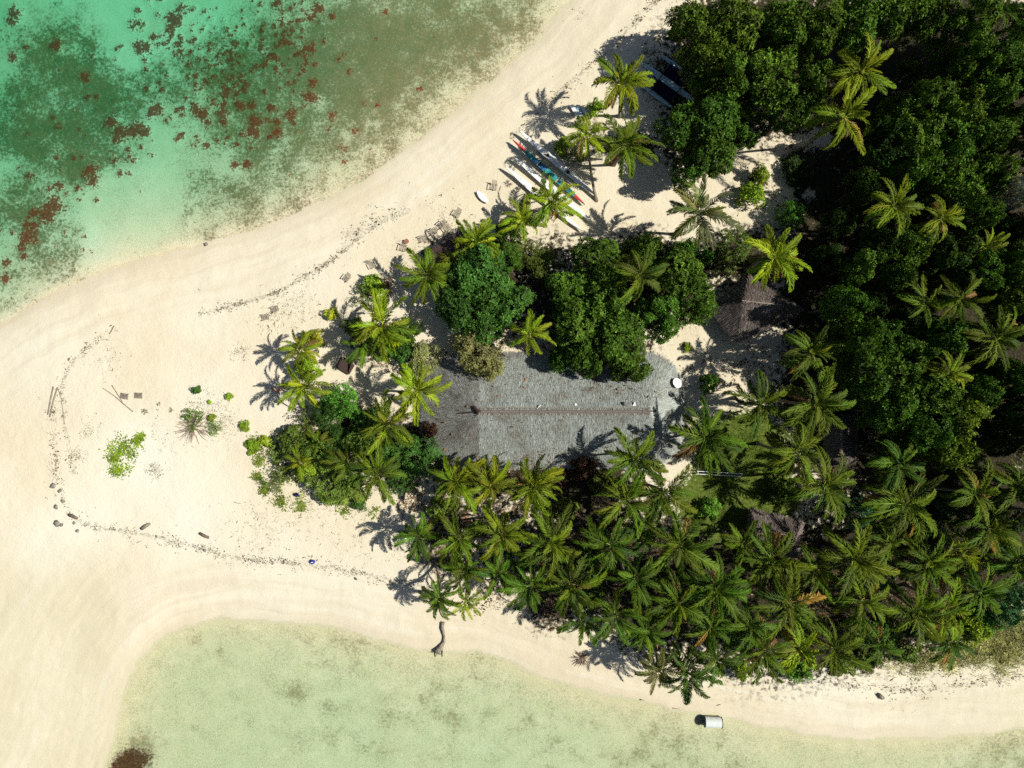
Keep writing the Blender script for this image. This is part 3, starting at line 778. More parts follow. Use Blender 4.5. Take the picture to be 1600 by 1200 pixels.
HUES = {'y': (.132, .180, .010), 'b': (.178, .255, .013), 'g': (.066, .125, .011), 'd': (.046, .088, .012), 't': (.14, .160, .045), 'o': (.082, .126, .010)}
def palm(px, py, r, h, hue, label, group, base=None, nf=None, dead=None):
    rr = random.Random(int(px * 131 + py * 17))
    top = P(px, py, h + 1.0)
    if base:
        b = G(*base)
    else:
        l = h * .09
        q = Vector((top.x + rr.uniform(-l, l), top.y + rr.uniform(-l, l)))
        b = Vector((q.x, q.y, gz(q.x, q.y)))
    t = thing('coconut_palm', label, 'palm tree', b, 0, group)
    T = top - b
    # trunk curved from a leaning foot
    pts = []; rads = []
    side = Vector((rr.uniform(-.5, .5), rr.uniform(-.5, .5), 0)) * (.9 if not base else .25)
    if base:
        side = side - Vector((0, 0, 1)) * T.length * .10
    N = 9
    for i in range(N + 1):
        s = i / N
        p = T * s + side * math.sin(math.pi * s)
        pts.append(p); rads.append(.20 * (1 - .42 * s) + (.14 * (1 - s * 9) if s < .11 else 0))
    pts[0] = pts[0] - Vector((0, 0, .25))
    mb = MB(); mb.tube(pts, rads, 8); mb.build('trunk', M_PALMBARK, t, True)
    sc = (r / PPM * (ALT - h) / ALT) / 3.55
    hc = HUES[hue]
    n = nf or rr.choice([16, 19, 21, 22, 23, 24, 26])
    a0 = rr.uniform(0, 6.28)
    ta = rr.uniform(0, 6.28); tq = Quaternion((math.cos(ta), math.sin(ta), 0), rr.uniform(.05, .30))
    sway = rr.uniform(0, .30); sa = rr.uniform(0, 6.28)
    old = rr.uniform(.55, .8)
    for i in range(n):
        f = (i + .5) / n                        # 0 young and upright .. 1 old and hanging
        az = a0 + i * 2.39996 + rr.uniform(-.32, .32)
        az += sway * math.sin(sa - az)          # the wind combs the fronds to one side
        if f < .16:
            me = rr.choice(FR_UP); el = rr.uniform(.95, 1.3); s = sc * rr.uniform(.68, .92)
        elif f < old:
            me = rr.choice(FR_MID); el = rr.uniform(.08, .55) + .3 * (old - f); s = sc * rr.uniform(.82, 1.10)
        else:
            me = rr.choice(FR_LOW); el = rr.uniform(-.35, .12); s = sc * rr.uniform(.8, 1.05)
        o = bpy.data.objects.new('frond', me); COL.objects.link(o); o.parent = t
        o.location = T + Vector((math.cos(az) * .1, math.sin(az) * .1, -.12 * f))
        q = tq @ Quaternion((0, 0, 1), az) @ Quaternion((0, 1, 0), -el) @ Quaternion((1, 0, 0), rr.uniform(-.55, .55))
        o.rotation_euler = q.to_euler()
        o.scale = (s * rr.uniform(.88, 1.1), s * rr.uniform(.70, 1.02), s)
        j = rr.uniform(.62, 1.35); w = (1.12 if f < .2 else 1.0)
        if f > .88 and rr.random() < .4:
            o.color = (.26 * j, .16 * j, .04, 1)
        else:
            y = rr.uniform(.85, 1.2)
            o.color = (hc[0] * j * w * y, hc[1] * j * (1.05 if f < .5 else .97), hc[2] * rr.uniform(.8, 1.3), 1)
    nd = dead if dead is not None else rr.choice([0, 0, 1, 1, 2, 3])
    for i in range(nd):
        o = bpy.data.objects.new('dead_frond', rr.choice(FR_DEAD)); COL.objects.link(o); o.parent = t
        o.location = T - Vector((0, 0, .25)); o.rotation_euler = (0, rr.uniform(.2, .6), rr.uniform(0, 6.28)); o.scale = (sc * .9,) * 3
        o.color = (.20, .13, .07, 1)
    o = link('coconut_cluster', COCO_ME, t); o.location = T - Vector((0, 0, .15)); o.scale = (1.1,) * 3
    return t

g_b = 'palms along the north beach and canoe landing'; g_w = 'palms at the west tip of the grove'; g_f = 'palms rising out of the forest'; g_s = 'palms in the south grove'; g_l = 'palms around the lawn'
PALMS = [
 (970, 130, 44, 8.5, 'y', 'yellow-green coconut palm directly left of the blue outrigger boat', g_b, (968, 182)),
 (917, 211, 37, 7.5, 'b', 'small palm with long bare curving trunk footed at the white canoe stern', g_b, (932, 314)),
 (974, 227, 46, 7, 'o', 'broad palm over a dark round patch of ground, south of the outrigger boat', g_b, None),
 (1095, 335, 52, 10, 't', 'dull tan-green palm on open sand above the longhouse trees', g_b, None),
 (862, 316, 40, 4.5, 'b', 'bright low palm spreading over the middle of the white canoes', g_b, None),
 (817, 345, 34, 3.5, 'b', 'low bright palm touching the southwest side of the palm over the canoes', g_b, None),
 (745, 380, 38, 4.5, 'b', 'bright palm arching over the upper corner of the dark shed roof', g_b, None),
 (714, 405, 30, 3.8, 'y', 'yellowish small palm covering the lower half of the dark shed', g_b, None),
 (667, 432, 42, 5, 'o', 'feathery palm on the sand left of the dark shed and big dark tree', g_b, None),
 (598, 510, 50, 6, 'b', 'large bright palm with pale midribs just above the dark wooden daybed', g_w, None),
 (572, 537, 36, 4.5, 'g', 'darker palm tucked under the large bright palm beside the daybed', g_w, None),
 (471, 545, 32, 5.5, 'y', 'upper of the two yellow-green palms standing alone on the west sand', g_w, None),
 (474, 604, 38, 5, 'b', 'lower of the two yellow-green palms standing alone on the west sand', g_w, None),
 (652, 610, 45, 7.5, 'b', 'bright yellow palm overhanging the rounded west end of the longhouse', g_w, None),
 (606, 663, 42, 6, 'y', 'yellowish palm with one long pale frond southwest of the longhouse end', g_w, None),
 (497, 692, 28, 3, 'o', 'small shaded palm in the thicket below the bright green round tree', g_w, None),
 (468, 722, 24, 3, 'y', 'smallest palm at the sandy western edge of the thicket', g_w, None),
 (545, 724, 36, 4.5, 'o', 'palm in the thicket left of the fine-leaved green bush, nearer the sand', g_w, None),
 (590, 740, 47, 5.5, 'o', 'palm with a long pointed pale frond at the south edge of the thicket', g_w, None),
 (1000, 430, 40, 9.5, 'o', 'palm poking up through the dark trees behind the longhouse', g_f, None),
 (828, 522, 33, 7.5, 'b', 'small spindly palm in the shaded gap at the north eave of longhouse', g_f, None),
 (1210, 402, 47, 10, 'b', 'bright green palm hanging over the hipped brown hut', g_f, None),
 (1346, 110, 48, 12, 'y', 'upper of two yellowish palms at the forest clearing with the sandy path', g_f, None),
 (1320, 184, 52, 12, 'y', 'lower of two yellowish palms beside the shaded sandy path clearing', g_f, None),
 (1565, 18, 34, 11, 'g', 'palm at the top edge of the forest near the right corner', g_f, None),
 (1600, 46, 28, 11, 'y', 'palm cut by the right edge near the top corner', g_f, None),
 (1397, 322, 42, 11, 'y', 'palm in the forest above a black gap, left of a smaller palm', g_f, None),
 (1470, 342, 34, 11, 'y', 'upright small palm in the forest right of a wider palm', g_f, None),
 (1541, 388, 28, 10, 'y', 'little palm near the right edge above the trio of forest palms', g_f, None),
 (1445, 472, 42, 11, 'o', 'left palm of the trio in the middle of the right forest', g_f, None),
 (1501, 466, 38, 12, 'o', 'middle palm of the trio in the right forest', g_f, None),
 (1556, 526, 47, 12, 'o', 'largest right palm of the trio in the right forest', g_f, None),
 (1482, 584, 36, 11, 'y', 'palm below the trio, half sunk in broadleaf crowns', g_f, None),
 (1268, 552, 46, 10, 'o', 'dark palm southeast of the hipped hut at the forest edge', g_l, None),
 (1187, 632, 46, 9, 'o', 'palm at the north side of the lawn, level with the longhouse ridge', g_l, None),
 (1276, 630, 56, 11, 'o', 'widest palm north of the shaded brown hut', g_l, None),
 (1102, 684, 54, 8, 'g', 'large fresh green palm off the southeast corner of the longhouse', g_l, None),
 (1244, 706, 50, 10, 'o', 'palm on the east side of the lawn left of the shaded hut', g_l, None),
 (1289, 758, 50, 9, 'o', 'palm just below the shaded hut, southeast of the lawn', g_l, None),
 (1404, 725, 42, 10, 'g', 'sparse dark palm right of the shaded hut under the broadleaf edge', g_l, None),
 (1413, 790, 56, 10, 'o', 'big long-fronded palm right of the blue-green bush', g_s, None),
 (1524, 773, 45, 11, 'o', 'thin-fronded palm below the forest block near the right side', g_s, None),
 (1588, 760, 45, 11, 'o', 'palm at the right edge level with the thin-fronded palm', g_s, None),
 (1546, 826, 44, 9, 'o', 'palm with few fronds lower right, below the pair at right edge', g_s, None),
 (712, 752, 45, 7, 'y', 'first palm along the south eave, nearest the longhouse west end', g_s, None),
 (766, 757, 45, 7, 'y', 'second palm along the longhouse south eave', g_s, None),
 (834, 761, 46, 7.5, 'y', 'third palm along the longhouse south eave', g_s, None),
 (992, 718, 44, 8, 'o', 'palm rising over the southeast part of the longhouse roof', g_s, None),
 (1037, 768, 46, 8, 'o', 'palm by the southeast eave left of the white poles', g_s, None),
 (978, 782, 46, 8, 'o', 'palm with pale dusty fronds just south of the roof, fifth along', g_s, None),
 (655, 838, 34, 5.5, 'g', 'westernmost grove palm casting feathery shadow on the white sand', g_s, None),
 (715, 842, 42, 6.5, 'o', 'grove palm left of the orange-brown dead frond', g_s, None),
 (782, 836, 46, 8, 'y', 'grove palm just right of the orange-brown dead frond', g_s, None),
 (862, 846, 50, 8, 'o', 'grove palm in the second row below the third eave palm', g_s, None),
 (954, 852, 50, 8.5, 'g', 'dark-hearted grove palm in the middle of the second row', g_s, None),
 (1062, 852, 54, 9, 'o', 'wide grove palm below the white poles', g_s, None),
 (1205, 872, 50, 7, 'o', 'palm with thin fronds crossing the small weathered hut', g_s, None),
 (1332, 872, 54, 8.5, 'o', 'wide palm right of the small weathered hut', g_s, None),
 (1448, 882, 46, 8, 'o', 'yellow-green palm below the big long-fronded palm', g_s, None),
 (724, 893, 34, 5, 'o', 'grove palm above the leaning pair on the south beach', g_s, None),
 (778, 898, 36, 5.5, 'g', 'grove palm right above the gap in the south beach wrack', g_s, None),
 (686, 934, 30, 5, 'g', 'left of the two palms leaning out over the south beach log', g_s, (682, 876)),
 (727, 941, 27, 4.5, 'b', 'right of the two palms leaning out over the south beach log', g_s, (728, 895)),
 (830, 915, 42, 6.5, 'g', 'beach-front grove palm with blue-green shadow on the sand below', g_s, None),
 (893, 912, 48, 8, 'o', 'grove palm in the third row above the brush pile', g_s, None),
 (908, 970, 38, 6.5, 'g', 'beach-front palm directly above the brush pile', g_s, None),
 (960, 962, 44, 7.5, 'g', 'beach-front palm right of the one above the brush pile', g_s, None),
 (992, 905, 46, 8, 'g', 'grove palm between second and front rows, left of centre gap', g_s, None),
 (1058, 942, 48, 8, 'o', 'grove palm above the large palm shadow on the south sand', g_s, None),
 (1118, 918, 50, 8.5, 'g', 'fresh green grove palm below the wide palm of the white poles', g_s, None),
 (1028, 1046, 32, 6, 't', 'brownish dry palm leaning out over the south beach', g_s, (1028, 1000)),
 (1072, 1052, 42, 6.5, 'd', 'southernmost palm, dark with light tips, leaning over the beach', g_s, None),
 (1118, 1030, 44, 7, 'g', 'front-row palm just right of the southernmost palm', g_s, None),
 (1110, 982, 44, 8, 'g', 'palm behind the front row, above the southernmost palm', g_s, None),
 (1170, 975, 44, 8, 'g', 'palm left of and below the densest starburst palm', g_s, None),
 (1232, 942, 56, 9.5, 'o', 'densest starburst palm with many green fronds in the lower grove', g_s, None),
 (1190, 1018, 42, 7, 'o', 'front-row palm below the starburst palm, left of the green bush', g_s, None),
 (1250, 1015, 38, 7, 'b', 'yellow-green front-row palm beside the low green bush', g_s, None),
 (1302, 1012, 44, 7.5, 'o', 'front-row palm where the wrack line of the right beach begins', g_s, None),
 (1346, 938, 50, 8.5, 'o', 'palm right of the brown litter gap and the starburst palm', g_s, None),
 (1430, 955, 50, 8.5, 'o', 'palm in the lower right grove with tangled drooping fronds', g_s, None),
 (1478, 950, 46, 8, 'y', 'yellowish palm at the lower right, left of the dark bush', g_s, None),
 (1532, 925, 44, 8.5, 'g', 'last palm at the lower right before the dark bush edge', g_s, None),
 (1372, 1005, 36, 6, 'g', 'low palm at the scrubby shore edge under the lower right grove', g_s, None),
 (1482, 1005, 36, 5.5, 'g', 'low palm throwing dark stripes beside the dry grass', g_s, None),
 (1160, 850, 36, 6.5, 'o', 'palm at the left corner of the small weathered hut', g_s, None),
 (1385, 850, 36, 7, 'o', 'half-hidden palm between the two widest right grove palms', g_s, None),
 (1275, 895, 40, 7.5, 'o', 'half-hidden palm between the small hut and the starburst palm', g_s, None),
 (1010, 985, 34, 6.5, 'g', 'small palm at the beach edge beside the large palm shadow', g_s, None),
 (920, 868, 34, 6.5, 'd', 'dark half-hidden palm between two second-row grove palms', g_s, None),
 (1505, 865, 38, 7.5, 'y', 'half-hidden palm over the pale sand patch at lower right', g_s, None),
 (1590, 880, 42, 9, 'g', 'palm cut by the right edge in the lower grove', g_s, None),
 (1652, 700, 46, 10, 'o', 'palm past the right picture edge, uppermost of three', g_s, None),
 (1650, 800, 48, 10, 'g', 'palm past the right picture edge, middle of three', g_s, None),
 (1655, 905, 48, 10, 'o', 'palm past the right picture edge, lowest of three', g_s, None),
 (1010, 830, 36, 7, 'd', 'dark low palm between pale dusty palm and wide grove palm', g_s, None),
]
for p in PALMS:
    palm(*p[:7], base=p[7])

# ------------------------------------------------------------------ broadleaf trees and shrubs
def crown_arrays(seed, Rr, Hc, lobes, ros, leaves, ll, flat=.62, core=.45):
    r = np.random.default_rng(seed)
    c = []; rad = []
    for i in range(lobes):
        f = (i + .5) / lobes
        el = math.asin(1 - f * 1.02) if f < .98 else 0
        az = i * 2.39996 + r.normal(0, .55)
        dist = (.97 + .26 * math.sin(az * 2 + seed) * math.sin(az + seed * 1.7)) * Rr * (core + (.76 - core) * r.random() ** .5) if i > 0 else 0.2
        hh = math.sin(el) * Hc * flat + r.normal(0, .16) * Hc
        c.append((math.cos(az) * math.cos(el) * dist * 1.0, math.sin(az) * math.cos(el) * dist, hh))
        rad.append(Rr * (.17 + .15 * r.random()))
    c = np.array(c); rad = np.array(rad)
    k = np.repeat(np.arange(lobes), ros)
    n = len(k)
    d = r.normal(size=(n, 3)); d /= np.linalg.norm(d, axis=1)[:, None]
    d[:, 2] = np.abs(d[:, 2]) * .95 - .28; d /= np.linalg.norm(d, axis=1)[:, None]
    an = .75 + .6 * r.random((lobes, 3))
    out = np.where(r.random(n) < .14, 1 + .4 * r.random(n), 1.0)
    p = c[k] + d * an[k] * (rad[k] * (.70 + .36 * r.random(n)) * out)[:, None]
    keep = np.ones(n, bool)
    for j in range(lobes):
        dd = np.linalg.norm(p - c[j], axis=1)
        keep &= ~((dd < rad[j] * .8) & (k != j))
    p, d = p[keep], d[keep]
    n = len(p)
    ax = d + np.array([0, 0, .55]) + r.normal(0, .25, (n, 3)); ax /= np.linalg.norm(ax, axis=1)[:, None]
    ref = np.tile(np.array([[1., .2, .1]]), (n, 1))
    e1 = np.cross(ax, ref); e1 /= np.linalg.norm(e1, axis=1)[:, None]; e2 = np.cross(ax, e1)
    V = []
    for q in range(leaves):
        a = 2 * math.pi * q / leaves + r.uniform(0, 6.28, n) * .25
        el = r.uniform(.0, .75, n)
        rd = e1 * np.cos(a)[:, None] + e2 * np.sin(a)[:, None]
        dr = rd * np.cos(el)[:, None] + ax * np.sin(el)[:, None]
        sd = np.cross(ax, rd); nn = np.cross(dr, sd)
        L = (ll * (.5 + 1.0 * r.random(n)))[:, None]
        b = p + dr * .04
        m = b + dr * L * .55
        V.append(np.stack([b, m - sd * L * .27 + nn * L * .06, b + dr * L - np.array([0, 0, .12]) * L, m + sd * L * .27 + nn * L * .06], 1))
    V = np.concatenate(V, 0)
    return V.reshape(-1, 3), np.arange(V.shape[0] * 4).reshape(-1, 4), c, rad

def tree_variant(seed, Rr=4.0, Hc=4.2, H0=5.0, lobes=30, ros=70, leaves=6, ll=.34, mat=None, flat=.62, core=.45):
    V, F, c, rad = crown_arrays(seed, Rr, Hc, lobes, ros, leaves, ll, flat, core)
    V = V + np.array([0, 0, H0])
    cm = npmesh('crown', V, F, [mat or M_LEAF])
    mb = MB(); r = random.Random(seed)
    fork = H0 * .55
    mb.tube([(0, 0, -.5), (r.uniform(-.1, .1), .1, fork * .5), (0, 0, fork)], [.34 * Rr / 4, .26 * Rr / 4, .22 * Rr / 4], 8)
    for j in range(0, lobes, max(1, lobes // 11)):
        e = Vector(c[j]) + Vector((0, 0, H0)); s = Vector((0, 0, fork * r.uniform(.75, 1)))
        m = s.lerp(e, .5) + Vector((r.uniform(-.3, .3), r.uniform(-.3, .3), -.25))
        mb.tube([s, m, e], [.13 * Rr / 4, .09 * Rr / 4, .03], 5)
    tm = mesh('trunk', mb.v, mb.f, [M_BARK], None, True)
    return cm, tm
VAR_BROAD = [tree_variant(500 + i, lobes=22 + 3 * (i % 3), ros=112, ll=.30, core=.40 + .08 * (i % 3)) for i in range(7)]
VAR_FINE = [tree_variant(600 + i, Rr=3.0, Hc=3.0, H0=2.2, lobes=24, ros=90, leaves=5, ll=.20, mat=M_FINE, core=.4) for i in range(3)]
VAR_SHRUB = [tree_variant(700 + i, Rr=2.0, Hc=1.8, H0=.75, lobes=16, ros=46, leaves=5, ll=.24, mat=M_FINE, core=.4) for i in range(4)]
VAR_SCRUB = [tree_variant(760 + i, Rr=2.0, Hc=1.5, H0=.6, lobes=14, ros=16, leaves=4, ll=.20, mat=M_FINE, core=.5) for i in range(3)]

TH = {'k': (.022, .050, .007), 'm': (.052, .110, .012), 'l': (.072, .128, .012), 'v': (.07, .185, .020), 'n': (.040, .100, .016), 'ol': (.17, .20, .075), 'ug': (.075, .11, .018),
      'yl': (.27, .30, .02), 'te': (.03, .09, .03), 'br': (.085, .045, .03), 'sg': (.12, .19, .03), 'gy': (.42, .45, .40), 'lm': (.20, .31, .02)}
def tree(px, py, r, h, kind, label, group, fam='B', name='broadleaf_tree', cat='tree', sq=1.0):
    rr = random.Random(int(px * 37 + py * 101))
    vs, R0, top0 = {'B': (VAR_BROAD, 4.0, 8.6), 'F': (VAR_FINE, 3.0, 4.6), 'S': (VAR_SHRUB, 2.0, 2.2), 'C': (VAR_SCRUB, 2.0, 1.8)}[fam]
    g0 = G(px, py)
    if group == g3: h *= 1.22
    elif group == g2: h *= 1.1
    q = P(px, py, min(h * .75 + g0.z, 60)); b = Vector((q.x, q.y, gz(q.x, q.y)))
    t = thing(name, label, cat, b, rr.uniform(0, 6.28), group)
    cm, tm = rr.choice(vs)
    sx = r / PPM * (ALT - h * .75) / ALT / R0; sz = h / top0
    t.scale = (sx * rr.uniform(.94, 1.06), sx * rr.uniform(.94, 1.06), sz)
    o = link('crown', cm, t)
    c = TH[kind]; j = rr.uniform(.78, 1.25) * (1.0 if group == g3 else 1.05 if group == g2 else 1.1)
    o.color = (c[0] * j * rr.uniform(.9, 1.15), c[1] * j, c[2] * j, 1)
    link('trunk', tm, t)
    return t

g1 = 'dark broadleaf trees behind the longhouse'; g2 = 'broadleaf trees of the northern forest'; g3 = 'broadleaf trees of the eastern forest'; g4 = 'shrubs and thicket at the west tip'; g5 = 'bushes on the sand and clearings'
TREES = [
 (745, 430, 50, 7, 'n', 'upper half of the big dark round tree pair left of the longhouse trees', g1),
 (785, 470, 44, 7.5, 'n', 'right-hand dark crown of the tree cluster beside the spindly palm', g1),
 (720, 480, 42, 6.5, 'n', 'left-hand dark crown of the cluster above the grey-green tree', g1),
 (758, 505, 38, 6.5, 'n', 'lower dark crown directly above the grey-green tree', g1),
 (725, 440, 36, 6, 'n', 'dark crown at the inland side of the dark shed', g1),
 (935, 410, 46, 8, 'm', 'dark crown at the sand edge left of the palm poking through', g1),
 (890, 455, 38, 8, 'm', 'westernmost crown of the tree mass north of the longhouse', g1),
 (945, 470, 48, 9, 'm', 'central crown of the tree mass north of the longhouse', g1),
 (900, 505, 42, 8.5, 'm', 'crown above the shaded gap by the spindly palm, right side', g1),
 (960, 530, 50, 9, 'm', 'large crown leaning to the longhouse north eave', g1),
 (985, 572, 34, 8, 'm', 'lowest crown touching the north slope of the longhouse roof', g1),
 (920, 558, 34, 8, 'm', 'crown over the shaded north eave left of the lowest crown', g1),
 (878, 560, 24, 6, 'm', 'small crown at the eave right of the spindly palm', g1),
 (1060, 430, 46, 8.5, 'm', 'upper crown between the palm poking through and the hipped hut', g1),
 (1085, 470, 42, 8.5, 'm', 'crown brushing the left corner of the hipped hut', g1),
 (1030, 490, 40, 8.5, 'm', 'crown above the lit sand patch behind the longhouse', g1),
 (1010, 395, 30, 7, 'm', 'small dark crown at the sand edge above the palm poking through', g1),
 (1090, 45, 50, 9, 'l', 'forest crown nearest the beach at the top edge', g2),
 (1150, 35, 50, 10, 'l', 'second forest crown from the beach along the top edge', g2),
 (1110, 90, 38, 9, 'l', 'crown shading the bow of the blue outrigger boat', g2),
 (1150, 120, 42, 10, 'm', 'crown right of the outrigger boat in the northern forest', g2),
 (1100, 120, 30, 8, 'm', 'small crown overhanging the outrigger boat nets', g2),
 (1065, 195, 38, 8, 'm', 'western crown of the tree below the outrigger boat', g2),
 (1115, 185, 48, 9, 'm', 'main crown of the tree below the outrigger boat', g2),
 (1115, 240, 42, 8, 'm', 'southern crown of the tree between two sand openings', g2),
 (1082, 262, 30, 7, 'm', 'crown just north of the tan palm', g2),
 (1165, 215, 24, 6, 'm', 'small crown at the dappled sand by the path', g2),
 (1205, 125, 48, 10, 'l', 'crown in the second row, left of the path palms', g2),
 (1265, 135, 44, 10, 'm', 'crown directly left of the upper path palm', g2),
 (1235, 175, 36, 9, 'm', 'crown above the shaded sandy path', g2),
 (1225, 45, 48, 10, 'l', 'third forest crown from the beach along the top edge', g2),
 (1285, 40, 44, 10.5, 'l', 'fourth forest crown from the beach along the top edge', g2),
 (1340, 35, 44, 10.5, 'm', 'top edge crown above the upper path palm', g2),
 (1400, 22, 42, 10.5, 'm', 'top edge crown left of the big black gap', g2),
 (1450, 20, 36, 10, 'm', 'top edge crown above the big black gap', g2),
 (1425, 105, 20, 5, 'm', 'low dark crown sunk inside the big black gap', g2),
 (1510, 40, 48, 11, 'l', 'tall crown right of the big black gap', g2),
 (1560, 85, 42, 11, 'm', 'crown below the two palms of the top right corner', g2),
 (1515, 100, 38, 11, 'l', 'crown on the lower right rim of the big black gap', g2),
 (1592, 120, 36, 11, 'm', 'crown on the right edge below the corner palms', g2),
 (1550, 150, 42, 11, 'm', 'crown in the upper right forest, fourth row', g2),
 (1590, 190, 40, 11, 'm', 'crown on the right edge, second below the corner palms', g2),
 (1450, 160, 40, 10, 'm', 'crown below the big black gap', g2),
 (1500, 175, 42, 10.5, 'l', 'crown below and right of the big black gap', g2),
 (1405, 170, 28, 9, 'm', 'small crown right of the lower path palm', g2),
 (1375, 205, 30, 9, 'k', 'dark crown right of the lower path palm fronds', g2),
 (1430, 215, 42, 10, 'm', 'crown in the middle of the forest between path palms and right edge', g2),
 (1485, 230, 42, 10.5, 'm', 'crown right of forest middle, above the wide forest palm', g2),
 (1545, 215, 42, 11, 'm', 'crown two rows in from the right edge, upper forest', g2),
 (1375, 250, 34, 9, 'k', 'dark crown beyond the path clearing, east side', g2),
 (1430, 270, 40, 10, 'm', 'crown just above the wide forest palm', g3),
 (1490, 285, 42, 10.5, 'm', 'crown above the upright small forest palm', g3),
 (1540, 270, 40, 10.5, 'm', 'crown left of the pale leafed tree', g3),
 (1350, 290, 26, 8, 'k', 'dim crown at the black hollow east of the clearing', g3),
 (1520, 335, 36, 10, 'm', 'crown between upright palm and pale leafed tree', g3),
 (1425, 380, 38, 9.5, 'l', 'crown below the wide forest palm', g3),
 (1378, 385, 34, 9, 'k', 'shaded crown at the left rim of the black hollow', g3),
 (1345, 415, 34, 9, 'm', 'crown at the east of the hipped hut, beyond the dark gap', g3),
 (1400, 425, 36, 9.5, 'm', 'crown above the left palm of the trio', g3),
 (1480, 395, 36, 9.5, 'k', 'dark crown above the middle palm of the trio', g3),
 (1525, 425, 34, 10, 'm', 'crown above the largest palm of the trio', g3),
 (1578, 415, 36, 10.5, 'm', 'crown on the right edge above the largest trio palm', g3),
 (1575, 460, 34, 10.5, 'l', 'crown on the right edge beside the trio', g3),
 (1324, 475, 34, 11.0, 'm', 'tall crown shading the hipped hut from the east', g3),
 (1355, 480, 28, 8, 'k', 'dim crown right of the tall crown shading the hipped hut', g3),
 (1335, 530, 40, 11.0, 'm', 'crown right of the dark palm near the hipped hut', g3),
 (1385, 530, 36, 9, 'm', 'crown below left of the trio', g3),
 (1475, 530, 36, 9.5, 'm', 'crown in the space between the trio palms', g3),
 (1425, 555, 34, 9, 'm', 'crown left of the half sunk palm', g3),
 (1350, 580, 44, 9.5, 'm', 'crown right of the widest lawn palm', g3),
 (1405, 595, 42, 9.5, 'm', 'crown in the forest block above the sparse dark palm, left', g3),
 (1455, 620, 44, 10, 'm', 'crown in the forest block above the sparse dark palm, middle', g3),
 (1495, 650, 42, 10, 'l', 'crown at the lit lower right shoulder of the forest block', g3),
 (1440, 670, 44, 10, 'm', 'crown at the lower front of the forest block', g3),
 (1390, 645, 40, 9.5, 'm', 'crown at the left front of the forest block', g3),
 (1480, 700, 34, 9, 'l', 'lowest crown of the forest block', g3),
 (1530, 610, 34, 10, 'm', 'crown on the right of the half sunk palm', g3),
 (1580, 590, 36, 10.5, 'm', 'crown on the right edge below the largest trio palm', g3),
 (1395, 700, 22, 7, 'm', 'small crown above the sparse dark palm', g3),
 (1592, 650, 34, 10, 'k', 'dark crown on the right edge level with the forest block', g3),
 (1560, 690, 30, 8, 'k', 'dim crown in the black gap above the right edge palm', g3),
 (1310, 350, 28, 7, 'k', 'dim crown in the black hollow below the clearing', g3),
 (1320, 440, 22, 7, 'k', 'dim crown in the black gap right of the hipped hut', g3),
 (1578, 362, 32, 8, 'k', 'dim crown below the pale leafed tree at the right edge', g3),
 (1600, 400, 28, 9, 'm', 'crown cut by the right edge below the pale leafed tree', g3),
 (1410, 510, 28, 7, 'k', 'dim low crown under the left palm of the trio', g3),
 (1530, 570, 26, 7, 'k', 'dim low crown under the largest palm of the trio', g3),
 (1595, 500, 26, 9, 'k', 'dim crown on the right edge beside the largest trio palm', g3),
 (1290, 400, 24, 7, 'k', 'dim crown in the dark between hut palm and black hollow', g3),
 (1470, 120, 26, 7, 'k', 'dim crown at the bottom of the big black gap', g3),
]
for a in TREES:
    tree(*a)
for i, q in enumerate([20, 120, 220, 320, 420, 520, 610, 700, 790]):
    for k in (0, 1):
        w = ['northmost', 'second from north', 'third from north', 'fourth from north', 'fifth from north', 'sixth from north', 'third from south', 'second from south', 'southmost'][i]
        tree(1668 + 74 * k + (i % 2) * 14, q, 50, 13, 'm', 'tall forest tree just past the right picture edge, %s row, %s' % (w, ['nearer', 'farther'][k]), g3)
